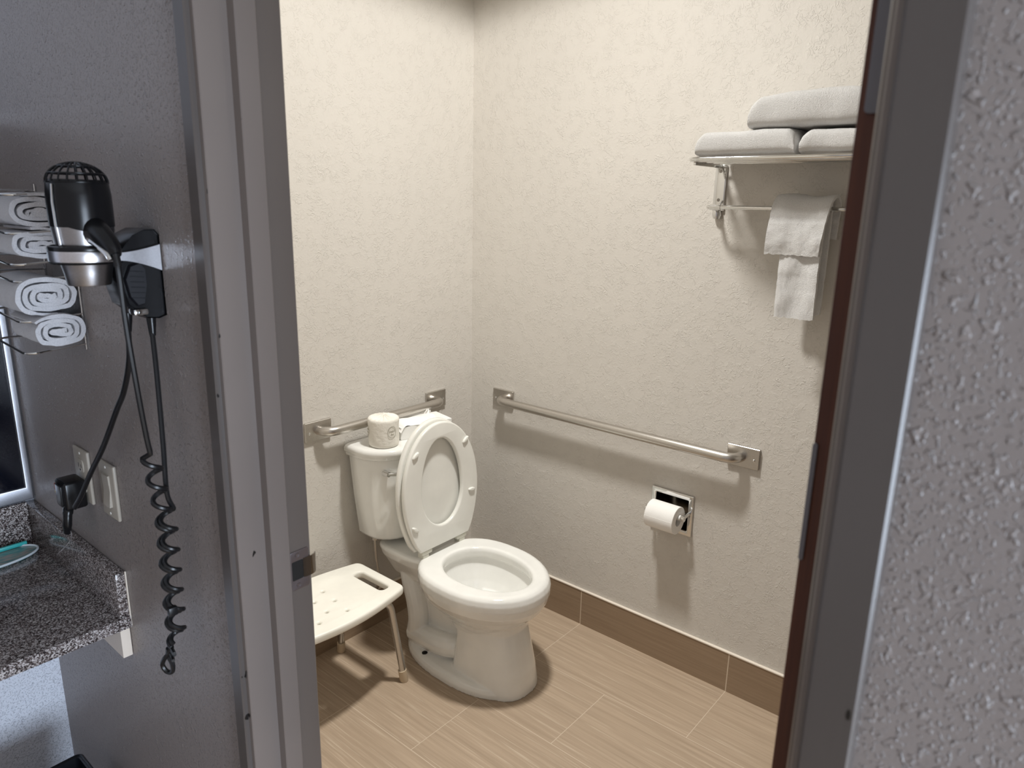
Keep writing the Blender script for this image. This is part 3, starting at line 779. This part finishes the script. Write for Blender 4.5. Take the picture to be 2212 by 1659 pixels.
# towels hanging over the bar
def draped(name, y0, y1, xc, hx, top, zf, zb, th, label, seed, bands=(), yslant=0.0, flare=0.0):
    """hangs over the bar: front panel (-x side) down to zf, back panel to zb"""
    prof = []
    for k in range(25): prof.append((xc-hx-0.006*math.sin(k/24*PI), zf+(top-hx-zf)*k/24))
    for k in range(1, 12):
        a = PI-PI*k/12; prof.append((xc+hx*math.cos(a), top-hx+hx*math.sin(a)))
    for k in range(25): prof.append((xc+hx, top-hx+(zb-top+hx)*k/24))
    b = B(); ny = 30
    def layer(off):
        g = []
        for j in range(ny+1):
            v = j/ny; row = []
            for i, (x, z) in enumerate(prof):
                t = Vector((prof[min(i+1, len(prof)-1)][0]-prof[max(i-1, 0)][0], 0, prof[min(i+1, len(prof)-1)][1]-prof[max(i-1, 0)][1])).normalized()
                nn = Vector((-t.z, 0, t.x))
                fr = i/len(prof)
                low = max(0, (top-z)/(top-min(zf, zb)))
                y = y0+(y1-y0)*v+yslant*low*(1 if x < xc else 0.3)*(1-v*0.4)+flare*low*(v-0.5)
                d = noise.noise(Vector((x*30, y*30, z*30+seed)))*0.003+noise.noise(Vector((y*170, z*170, x*170+seed)))*0.0018
                fold = 0.0025*math.sin(v*7+seed+z*8)
                for bz in bands:
                    if abs(z-bz) < 0.006: d -= 0.0025
                ez = 0
                if i in (0, len(prof)-1): ez = 0.0035*noise.noise(Vector((y*90, seed, 0)))
                p = Vector((x, y, z+ez))+nn*(off+d+fold)
                row.append(b.verts.new(p))
            g.append(row)
        return g
    A = layer(th/2); C = layer(-th/2)
    m = len(prof)
    for j in range(ny):
        for i in range(m-1):
            b.faces.new((A[j][i], A[j+1][i], A[j+1][i+1], A[j][i+1])); b.faces.new((C[j][i], C[j][i+1], C[j+1][i+1], C[j+1][i]))
        for i in (0, m-1): b.faces.new((A[j][i], C[j][i], C[j+1][i], A[j+1][i]))
    for j in (0, ny):
        for i in range(m-1): b.faces.new((A[j][i], A[j][i+1], C[j][i+1], C[j][i]))
    o = finish(b, name, M_towel, None, angle=70)
    return tag(o, label, 'towel')
draped('hand_towel', -1.372, -1.266, -0.084, 0.024, 1.618, 1.310, 1.318, 0.013, 'white hand towel hanging longest over the bar, under the washcloth', 3, bands=(1.392, 1.412))
draped('washcloth', -1.388, -1.236, -0.084, 0.041, 1.636, 1.482, 1.525, 0.010, 'short white washcloth draped over the hand towel on the bar', 8, bands=(1.575,), yslant=0.018)

# ------------------------------------------------------------------ vanity side
V = thing('vanity_counter', (-2.3, -0.27, 0.742), 'speckled gray granite vanity counter with backsplash', 'counter')
b = B(); box(b, (-3.4, -0.545, 0.735), (XD-0.001, -0.001, 0.762), 0.002); finish(b, 'countertop', M_granite, V, angle=30)
b = B(); box(b, (-3.4, -0.021, 0.762), (XD-0.021, -0.001, 0.864), 0.0015); finish(b, 'backsplash', M_granite, V, angle=30)
b = B(); box(b, (XD-0.021, -0.541, 0.762), (XD-0.001, -0.001, 0.860), 0.0015); finish(b, 'side_splash', M_granite, V, angle=30)
b = B(); box(b, (XD-0.0035, -0.5445, 0.738), (XD-0.0005, -0.541, 0.862), 0.0008); finish(b, 'caulk_bead', M_caulk, V)
b = B(); box(b, (XD-0.020, -0.528, 0.662), (XD-0.001, -0.002, 0.735), 0.001); k = finish(b, 'support_cleat', M_cleat, V, smooth=False); k['label'] = 'cream painted wooden cleat below the counter'
# framed dark panel above the backsplash
FP = thing('framed_panel', (-2.2, 0, 1.25), 'dark glossy panel in a silver frame above the counter backsplash', 'framed panel')
b = B(); box(b, (-2.80, -0.014, 0.902), (XD-0.0185, -0.002, 1.75)); finish(b, 'panel', M_navy, FP, smooth=False)
b = B()
plate(b, [(-2.84, 0.868), (XD-0.004, 0.868), (XD-0.004, 1.79), (-2.84, 1.79)], [[(-2.80, 0.902), (XD-0.0185, 0.902), (XD-0.0185, 1.75), (-2.80, 1.75)]], 0.020, 0.003, frame_M((0, 0, 0), (1, 0, 0), (0, 0, 1), (0, -1, 0)))
finish(b, 'frame', M_frame, FP, angle=30)
# oval tray with a small turquoise packet
TR = thing('amenity_tray', (-1.728, -0.078, 0.7625), 'oval printed tray with white rim lying on the granite counter', 'tray')
b = B(); el = circ(-1.728, -0.0785, 0.1, 48, 0.050)
plate(b, el, [], 0.004, 0.0015, Matrix.Translation((0, 0, 0.7622))); finish(b, 'plate', M_print, TR)
b = B(); tube(b, [(x, y, 0.767) for x, y in el], 0.0026, 8, closed=True); finish(b, 'rim', M_trayrim, TR)
b = B(); box(b, (-1.715, -0.049, 0.7666), (-1.640, -0.041, 0.776), 0.002, M=Matrix.Translation((0, 0, 0)))
tag(finish(b, 'soap_packet', M_teal, None), 'small turquoise soap packet on the oval tray', 'soap packet')
# waste bin under the counter
WBn = thing('waste_bin', (-1.72, -0.36, 0), 'black rectangular waste bin under the counter, its rim corner showing', 'waste bin')
b = B()
def rr3(x0, y0, x1, y1, z, r): return [Vector((p[0], p[1], z)) for p in rrect(x1-x0, y1-y0, r, 4, (x0+x1)/2, (y0+y1)/2)]
loft(b, [rr3(-1.86, -0.46, -1.675, -0.275, 0, 0.012), rr3(-1.885, -0.485, -1.652, -0.252, 0.282, 0.012), rr3(-1.882, -0.482, -1.655, -0.255, 0.284, 0.012), rr3(-1.879, -0.479, -1.658, -0.258, 0.282, 0.010), rr3(-1.856, -0.456, -1.679, -0.279, 0.006, 0.010)])
finish(b, 'bucket', M_bin, WBn, angle=30)
b = B(); pth = rr3(-1.886, -0.486, -1.651, -0.251, 0.281, 0.012); tube(b, pth, 0.004, 6, closed=True); finish(b, 'rim', M_bin, WBn)

# outlet with the adapter plug, and the rocker switch
MP = frame_M((XD, 0, 0), (0, -1, 0), (0, 0, 1), (-1, 0, 0))   # local x = -y, y = z, z = out of the wall
O = thing('outlet', (XD, -0.390, 1.031), 'ivory wall outlet plate holding the black dryer plug', 'outlet')
b = B(); plate(b, rrect(0.076, 0.116, 0.003, cx=0.390, cy=1.031), [], 0.007, 0.003, MP); finish(b, 'cover_plate', M_ivory, O, angle=50)
for z in (1.053, 1.008):
    b = B(); plate(b, rrect(0.034, 0.029, 0.010, cx=0.390, cy=z), [], 0.002, 0.0006, MP @ Matrix.Translation((0, 0, 0.007))); r_ = finish(b, 'receptacle', M_ivory, O)
    b = B(); box(b, (0.3825, z-0.004, 0.0088), (0.3845, z+0.005, 0.0094), M=MP); box(b, (0.3955, z-0.004, 0.0088), (0.3975, z+0.004, 0.0094), M=MP); box(b, (0.388, z-0.011, 0.0088), (0.392, z-0.007, 0.0094), M=MP)
    finish(b, 'slot', M_dark, r_, smooth=False)
b = B(); lathe(b, [(0, 0), (0.003, 0), (0.002, 0.001), (0, 0.001)], MP @ Matrix.Translation((0.390, 1.0795, 0.007)), 10); finish(b, 'screw', M_card, O)
SW = thing('light_switch', (XD, -0.522, 1.034), 'ivory rocker light switch plate nearer the doorway than the outlet', 'light switch')
b = B(); plate(b, rrect(0.074, 0.116, 0.003, cx=0.522, cy=1.034), [], 0.007, 0.003, MP); finish(b, 'cover_plate', M_ivory, SW, angle=50)
b = B(); loft(b, [[MP @ Vector(p) for p in q] for q in ([(0.507, 1.002, 0.006), (0.507, 1.002, 0.0125), (0.507, 1.036, 0.0090), (0.507, 1.068, 0.0105), (0.507, 1.068, 0.006)], [(0.537, 1.002, 0.006), (0.537, 1.002, 0.0125), (0.537, 1.036, 0.0090), (0.537, 1.068, 0.0105), (0.537, 1.068, 0.006)])])
finish(b, 'rocker', M_ivory, SW, angle=10)
for z in (1.083, 0.985):
    b = B(); lathe(b, [(0, 0), (0.003, 0), (0.002, 0.001), (0, 0.001)], MP @ Matrix.Translation((0.522, z, 0.007)), 10); finish(b, 'screw', M_card, SW)

# ------------------------------------------------------------------ hair dryer and its wall holder
AX, AY = -1.693, -0.810
HM = thing('dryer_holder', (XD, AY, 1.42), 'black wall holder with silver band and ring, hair dryer hanging in it', 'dryer holder')
y0, y1 = -0.846, -0.774
b = B()
prof = [(XD, 1.420), (-1.612, 1.416), (-1.630, 1.418), (-1.655, 1.440), (-1.662, 1.470), (-1.663, 1.500), (-1.658, 1.524), (-1.640, 1.545), (-1.622, 1.553), (-1.606, 1.553), (XD, 1.545)]
loft(b, [[(x, y0+0.006, z) for x, z in [(XD+(px-XD)*0.95, 1.484+(pz-1.484)*0.97) for px, pz in prof]], [(x, y0+0.0015, z) for x, z in [(XD+(px-XD)*0.985, 1.484+(pz-1.484)*0.99) for px, pz in prof]], [(x, y0+0.008, z) for x, z in prof], [(x, y1-0.008, z) for x, z in prof], [(x, y1, z) for x, z in [(XD+(px-XD)*0.95, 1.484+(pz-1.484)*0.97) for px, pz in prof]]])
hb = finish(b, 'housing', M_black, HM, angle=40)
# recessed grey grip panel with ribs on the visible side, chrome foot
b = B(); pan = [(-1.633, 1.505), (-1.648, 1.500), (-1.657, 1.480), (-1.652, 1.452), (-1.642, 1.438), (-1.632, 1.440), (-1.626, 1.47), (-1.626, 1.495)]
loft(b, [[(x, y0+0.004, z) for x, z in pan], [(x, y0-0.0012, z) for x, z in [(-1.640+(px+1.640)*0.93, 1.472+(pz-1.472)*0.93) for px, pz in pan]]]); gp = finish(b, 'grip_panel', M_blackm, HM)
b = B()
for k in range(6): tube(b, [(-1.650, y0-0.0012, 1.492-k*0.008), (-1.630, y0-0.0012, 1.490-k*0.008)], 0.0007, 6)
finish(b, 'grip_rib', M_blackm, gp)
b = B(); box(b, (-1.650, y0-0.0020, 1.424), (-1.628, y0+0.02, 1.434), 0.003); finish(b, 'chrome_foot', M_chrome, HM)
# silver band flaring to the wall, ring and its black lips
b = B()
def band(r, z0, z1, x_out):
    pts = []
    return pts
n = 48
def ringpts(r, z): return [Vector((AX+r*math.cos(2*PI*k/n), AY+r*math.sin(2*PI*k/n), z)) for k in range(n)]
loft(b, [ringpts(0.0485, 1.5075), ringpts(0.0490, 1.5095), ringpts(0.0490, 1.5205), ringpts(0.0485, 1.5225), ringpts(0.0455, 1.5225), ringpts(0.0455, 1.5075)], loop=True)
finish(b, 'holder_ring', M_silverb, HM)
b = B()
loft(b, [ringpts(0.0440, 1.5225), ringpts(0.0480, 1.5225), ringpts(0.0490, 1.5250), ringpts(0.0480, 1.5285), ringpts(0.0440, 1.5300)], loop=True)
loft(b, [ringpts(0.0440, 1.5040), ringpts(0.0475, 1.5040), ringpts(0.0487, 1.5060), ringpts(0.0480, 1.5075), ringpts(0.0440, 1.5075)], loop=True)
finish(b, 'ring_lip', M_black, HM)
b = B(); top = []; bot = []
for k in range(13):
    u = k/12; x = XD-0.002-(0.062)*u
    w = 0.0175*(1-u)**1.6+0.0068
    top.append((x, y0-0.0022, 1.515+w*0.62)); bot.append((x, y0-0.0022, 1.515-w))
loft(b, [top+bot[::-1], [(x, y0+0.010, z) for x, y, z in top+bot[::-1]]]); finish(b, 'silver_band', M_silverb, HM, angle=30)
b = B()
for (x, y), (dx, dy), L in (((-1.617, -0.826), (-0.002, -0.004), 0.036), ((-1.643, -0.804), (-0.001, 0.001), 0.030)):
    tube(b, [(x, y, 1.424), (x+dx*0.4, y+dy*0.4, 1.424-L*0.4), (x+dx, y+dy, 1.424-L)], [0.0075, 0.0068, 0.0048], 12)
finish(b, 'strain_relief', M_black, HM)
# power cord from the holder to the wall outlet, with adapter plug
b = B()
tube(b, spline([(-1.644, -0.803, 1.396), (-1.643, -0.790, 1.345), (-1.638, -0.742, 1.285), (-1.634, -0.690, 1.240), (-1.632, -0.600, 1.150), (-1.634, -0.520, 1.075), (-1.640, -0.475, 1.020), (-1.644, -0.440, 0.985)], 8), 0.0042, 8, flat=1.4)
pc = finish(b, 'power_cord', M_cord, HM)
b = B(); box(b, (-1.652, -0.414, 0.968), (-1.6095, -0.362, 1.030), 0.006, 3)
plate(b, rrect(0.030, 0.046, 0.004, cx=0.388, cy=1.000), [], 0.004, 0.001, MP @ Matrix.Translation((0, 0, 0.051)))
tube(b, spline([(-1.642, -0.398, 0.975), (-1.648, -0.404, 0.958), (-1.651, -0.404, 0.935), (-1.650, -0.396, 0.918)], 5), [0.0098]*5+[0.0085]*6+[0.0075]*5, 12)
pg = finish(b, 'plug', M_black, HM); pg['label'] = 'black adapter plug with red and yellow test buttons'
b = B(); box(b, (-1.646, -0.3622, 1.006), (-1.618, -0.3612, 1.020), 0.0004, 1); box(b, (-1.6535, -0.372, 1.006), (-1.6515, -0.364, 1.020), 0.0004, 1); finish(b, 'red_button', M_redlbl, pg)
b = B(); box(b, (-1.6535, -0.372, 0.999), (-1.6515, -0.364, 1.004), 0.0004, 1); finish(b, 'yellow_button', M_yellbl, pg)
b = B()
tp0 = spline([(-1.648, -0.408, 0.930), (-1.646, -0.400, 0.905), (-1.652, -0.385, 0.885), (-1.664, -0.362, 0.862)], 6)
for (p, q) in [(None, None)]:
    Lf = [p_+Vector((0.004*min(1, i/10), 0.006*min(1, i/10), 0)) for i, p_ in enumerate(tp0)]; Rt = [p_-Vector((0.004*min(1, i/10), 0.006*min(1, i/10), 0)) for i, p_ in enumerate(tp0)]
    loft(b, [[l, l+Vector((0, 0, 0.0006)), r_+Vector((0, 0, 0.0006)), r_] for l, r_ in zip(Lf, Rt)])
finish(b, 'warning_tag', M_tag, pc)

HD = thing('hair_dryer', (AX, AY, 1.47), 'black and silver hair dryer hanging nozzle down with a coiled black cord', 'hair dryer')
Mx = Matrix.Translation((AX, AY, 0))
b = B(); lathe(b, [(0.0225, 1.474), (0.0282, 1.472), (0.0292, 1.474), (0.0315, 1.490), (0.0350, 1.505), (0.0375, 1.512), (0.0362, 1.516), (0.0375, 1.530), (0.0405, 1.552), (0.0412, 1.570), (0.038, 1.575), (0.0225, 1.50)], Mx, 48); finish(b, 'barrel', M_silver, HD, angle=40)
b = B()
rings = []
for r, z in ((0.0405, 1.556), (0.0418, 1.557), (0.0420, 1.580), (0.0418, 1.600), (0.0400, 1.618), (0.0380, 1.622), (0.0365, 1.618), (0.0360, 1.57)):
    ring = []
    for k in range(48):
        a = 2*PI*k/48
        dz = 0.006*math.cos(2*(a+PI/2))*(z < 1.56)
        ring.append(Vector((AX+r*math.cos(a), AY+r*math.sin(a), z-max(0, dz))))
    rings.append(ring)
loft(b, rings, cap0=False, cap1=False, loop=True); finish(b, 'rear_shell', M_black, HD, angle=40)
b = B()   # domed grille of ribs and rings
def dome(t): return 0.0395*math.cos(t), 1.618+0.028*math.sin(t)
for k in range(20):
    a = 2*PI*k/20; p = []
    for j in range(9):
        r, z = dome(R(78)*j/8); p.append((AX+r*math.cos(a), AY+r*math.sin(a), z))
    tube(b, p, 0.0013, 6)
for t in (0, 26, 52, 78):
    r, z = dome(R(t)); tube(b, [(AX+r*math.cos(2*PI*k/40), AY+r*math.sin(2*PI*k/40), z) for k in range(40)], 0.0015, 6, closed=True)
r, z = dome(R(78)); lathe(b, [(0, z-0.001), (r, z-0.001), (r, z+0.001), (0, z+0.0015)], Mx, 24)
finish(b, 'intake_grille', M_black, HD)
b = B(); tube(b, [(AX-0.0385, AY-0.016, 1.615), (AX-0.0405, AY-0.016, 1.59), (AX-0.0400, AY-0.016, 1.56), (AX-0.0365, AY-0.014, 1.525)], 0.0016, 8); finish(b, 'chrome_trim', M_chrome, HD)
# handle pointing out from the wall side towards the room
hp = spline([(AX+0.004, AY-0.020, 1.553), (AX+0.003, AY-0.046, 1.548), (AX+0.003, AY-0.070, 1.539), (AX+0.004, AY-0.088, 1.529), (AX+0.004, AY-0.095, 1.520)], 5)
b = B(); tube(b, hp, [0.0215-0.0125*(i/(len(hp)-1))**1.3 for i in range(len(hp))], 18, flat=0.86)
hd = finish(b, 'handle', M_black, HD)
b = B(); tube(b, [p+Vector((-0.013, -0.004, -0.010))*(1-0.45*i/(len(hp)-1)) for i, p in enumerate(hp[3:])], [0.0022, 0.0042, 0.0052, 0.005]+[0.0035]*(len(hp)-7), 8); finish(b, 'handle_trim', M_chrome, hd)
# coiled cord: down from the handle, coil shared with the strand that climbs to the holder
cx_, cy_ = AX+0.004, AY-0.096
def coil(c0, c1, turns, r, ph=0.0, n=18):
    c0, c1 = Vector(c0), Vector(c1); out = []
    for k in range(int(turns*n)+1):
        u = k/(turns*n); a = 2*PI*k/n+ph
        out.append(c0.lerp(c1, u)+Vector((r*math.cos(a), r*math.sin(a), 0)))
    return out
down = spline([(cx_, cy_+0.001, 1.522), (cx_, cy_-0.004, 1.495), (cx_+0.003, cy_, 1.42), (cx_+0.010, cy_+0.006, 1.33), (cx_+0.020, cy_+0.018, 1.25), (cx_+0.026, cy_+0.024, 1.215)], 8)
c_a = coil((-1.660, -0.873, 1.205), (-1.640, -0.850, 1.100), 2.6, 0.0115, R(150))
c_b = coil((-1.640, -0.850, 1.098), (-1.640, -0.842, 0.850), 6.6, 0.0110, R(150+0.6*360))
tail = spline([c_b[-1], Vector((-1.650, -0.836, 0.835)), Vector((-1.655, -0.826, 0.822)), Vector((-1.656, -0.816, 0.805)), Vector((-1.652, -0.822, 0.792)), Vector((-1.648, -0.834, 0.796)), Vector((-1.648, -0.838, 0.812)), Vector((-1.650, -0.830, 0.828)), Vector((-1.652, -0.838, 0.846))], 6)
b = B(); tube(b, down+c_a+c_b+tail, 0.0042, 8)
tube(b, down[:7], 0.0052, 10)
cc = finish(b, 'coiled_cord', M_cord, HD)
# second strand: coil going back up beside the first, then straight to the holder
upc = [p+Vector((0.0035, -0.0062*min(1, (len(c_b)-i)/40+0.25), 0.0045)) for i, p in enumerate(c_b)][::-1]
ups = spline([upc[-1], Vector((-1.634, -0.856, 1.135)), Vector((-1.630, -0.852, 1.215)), Vector((-1.624, -0.842, 1.33)), Vector((-1.6195, -0.8305, 1.392))], 8)
b = B(); tube(b, upc+ups, 0.0040, 8)
for k, (dx, dy, dz) in enumerate(((-0.004, -0.026, 0.846), (-0.002, -0.022, 0.840), (-0.004, -0.018, 0.828))):
    tube(b, spline([(-1.650, -0.836, dz+0.010), (-1.650, -0.846, dz+0.004), (-1.650+dx, -0.840+dy, dz+0.004)], 4), 0.0030, 7)
box(b, (-1.655, -0.866, 0.918), (-1.640, -0.856, 0.934), 0.002)
finish(b, 'return_strand', M_cord, HD)

# ------------------------------------------------------------------ washcloth rack on the hall wall
RK = thing('wire_rack', (XD, -0.41, 1.31), 'chrome wire rack on the gray wall holding rolled washcloths', 'towel rack')
RY0, RY1 = -0.500, -0.330
hz_l = (1.318, 1.384, 1.398, 1.452, 1.480, 1.536)
for z in (1.326, 1.384, 1.456, 1.486, 1.540, 1.606):
    b = B(); tube(b, arc_path([(XD-0.003, RY0+0.004, z), (XD-0.102, RY0+0.006, z-0.008), (XD-0.108, RY1-0.02, z+0.004), (XD-0.003, RY1, z)], 0.022, 8), 0.0021, 8); finish(b, 'wire_hoop', M_chrome, RK)
for y in (RY0+0.004, RY1):
    b = B(); tube(b, [(XD-0.003, y, 1.315), (XD-0.003, y, 1.62)], 0.0021, 8); finish(b, 'wire_upright', M_chrome, RK)
def rolled(x0, x1, z0, z1, yf, yb, label, seed, turns=2.6, bend=0.0):
    """washcloth rolled flat: spiral end faces the room's near side (-y)"""
    w, h = x1-x0, z1-z0; cx, cz = (x0+x1)/2, (z0+z1)/2
    th = h/(2*turns+0.45); n = int(turns*36)
    core = max(0, w/2-h/2)
    pts = []
    for k in range(n+1):
        a = 2*PI*k/36; r = th*(0.45+k/36)
        c, s = math.cos(a+PI), math.sin(a+PI)
        f = 1-0.9*(k/n)**3*0
        cc = core*(0.55+0.45*k/n)
        pts.append(Vector((cx+cc*math.copysign(min(1, abs(c)*1.5)**0.8, c)+r*c*0.98, 0, cz+r*s*0.98+0.0025*math.sin(a*1.3+seed)*(1-k/n))))
    lead = [Vector((cx+core*0.75-(core*1.2)*i/8, 0, cz+0.001*math.sin(i+seed))) for i in range(8)]
    pts = lead+pts; n = len(pts)-1
    b = B(); rings = []
    ny = 14
    wob = [noise.noise(Vector((k*0.16, seed, 0)))*0.0028 for k in range(n+1)]
    def section(y, sh):
        L, Q = [], []
        for k in range(n+1):
            t = (pts[min(k+1, n)]-pts[max(k-1, 0)]).normalized(); nn = Vector((t.z, 0, -t.x))
            tt = th*0.44*(1 if k < n-3 else 0.6)
            p = pts[k]+Vector((0, 0, wob[k]))
            dy = 0.004*noise.noise(Vector((k*0.2, seed+3, y*5)))
            dn = 0.0014*noise.noise(Vector((k*0.5, seed, y*120)))
            L.append(p+nn*(tt+dn)+Vector((0, y+dy+sh, 0))); Q.append(p-nn*(tt)+Vector((0, y+dy+sh, 0)))
        return L+Q[::-1]
    secs = []
    for j in range(ny+1):
        v = j/ny
        secs.append(section(yf+(yb-yf)*v, 0))
    m = len(secs[0])
    V_ = [[b.verts.new(p) for p in s] for s in secs]
    for j in range(ny):
        for i in range(m):
            k2 = (i+1) % m; b.faces.new((V_[j][i], V_[j][k2], V_[j+1][k2], V_[j+1][i]))
    half = n+1
    for s in (V_[0], V_[-1]):
        for i in range(n): b.faces.new((s[i], s[i+1], s[m-2-i], s[m-1-i]))
    o = finish(b, 'rolled_washcloth', M_towelb, None, angle=60)
    return tag(o, label, 'washcloth', 'rolled washcloths in the wire rack')
rolled(-1.692, -1.606, 1.330, 1.3855, -0.512, -0.378, 'rolled white washcloth in the lowest slot of the wire rack', 1, 2.9)
rolled(-1.706, -1.606, 1.389, 1.455, -0.500, -0.352, 'rolled white washcloth second from the bottom of the wire rack', 2, 3.3)
rolled(-1.704, -1.606, 1.490, 1.541, -0.498, -0.345, 'rolled white washcloth third from the bottom, left of the dryer nozzle', 3, 2.8)
rolled(-1.700, -1.606, 1.545, 1.600, -0.496, -0.340, 'rolled white washcloth topmost in the wire rack, beside the dryer barrel', 4, 2.8)

# ------------------------------------------------------------------ light
def lamp(name, kind, loc, energy, color, **kw):
    l = bpy.data.lights.new(name, kind); l.energy = energy; l.color = color
    for k, v in kw.items(): setattr(l, k, v)
    o = bpy.data.objects.new(name, l); col.objects.link(o); o.location = loc
    return o
key = lamp('bathroom_ceiling_lamp', 'SPOT', (-0.58, -0.77, 2.39), 1.0, (1.0, 0.985, 0.95), shadow_soft_size=0.075, spot_size=R(172), spot_blend=0.15)
key.data.use_nodes = True
kn = key.data.node_tree; em = kn.nodes['Emission']
fo = kn.nodes.new('ShaderNodeLightFalloff'); fo.inputs['Strength'].default_value = 77.0; fo.inputs['Smooth'].default_value = 0.7
kn.links.new(fo.outputs['Linear'], em.inputs['Strength'])
w = lamp('hall_window_light', 'AREA', (-1.95, -4.2, 0.85), 130, (0.72, 0.84, 1.0), shape='RECTANGLE', size=1.2, size_y=1.3)
w.rotation_euler = (Vector((-1.75, 0, 0.7))-w.location).to_track_quat('-Z', 'Y').to_euler()
wd = bpy.data.worlds.new('hall_ambient'); sc.world = wd; wd.use_nodes = True
bg = wd.node_tree.nodes['Background']; bg.inputs[0].default_value = (1.0, 0.94, 0.945, 1); bg.inputs[1].default_value = 0.36

# ------------------------------------------------------------------ camera
cam = bpy.data.cameras.new('camera'); co = bpy.data.objects.new('camera', cam); col.objects.link(co)
f = Vector((0.74429089, 0.62097858, -0.24579803)); r = Vector((0.64434046, -0.76448434, 0.01972484)); u = Vector((0.17566004, 0.17305864, 0.96912035))
co.matrix_world = frame_M((-2.09939, -1.97147, 1.6), r, u, -f)
cam.sensor_width = 36; cam.lens = 1530.2*36/2212; cam.clip_start = 0.02
cam.dof.use_dof = True; cam.dof.focus_distance = 2.3; cam.dof.aperture_fstop = 7.0
sc.camera = co
sc.view_settings.view_transform = 'Standard'; sc.view_settings.look = 'None'
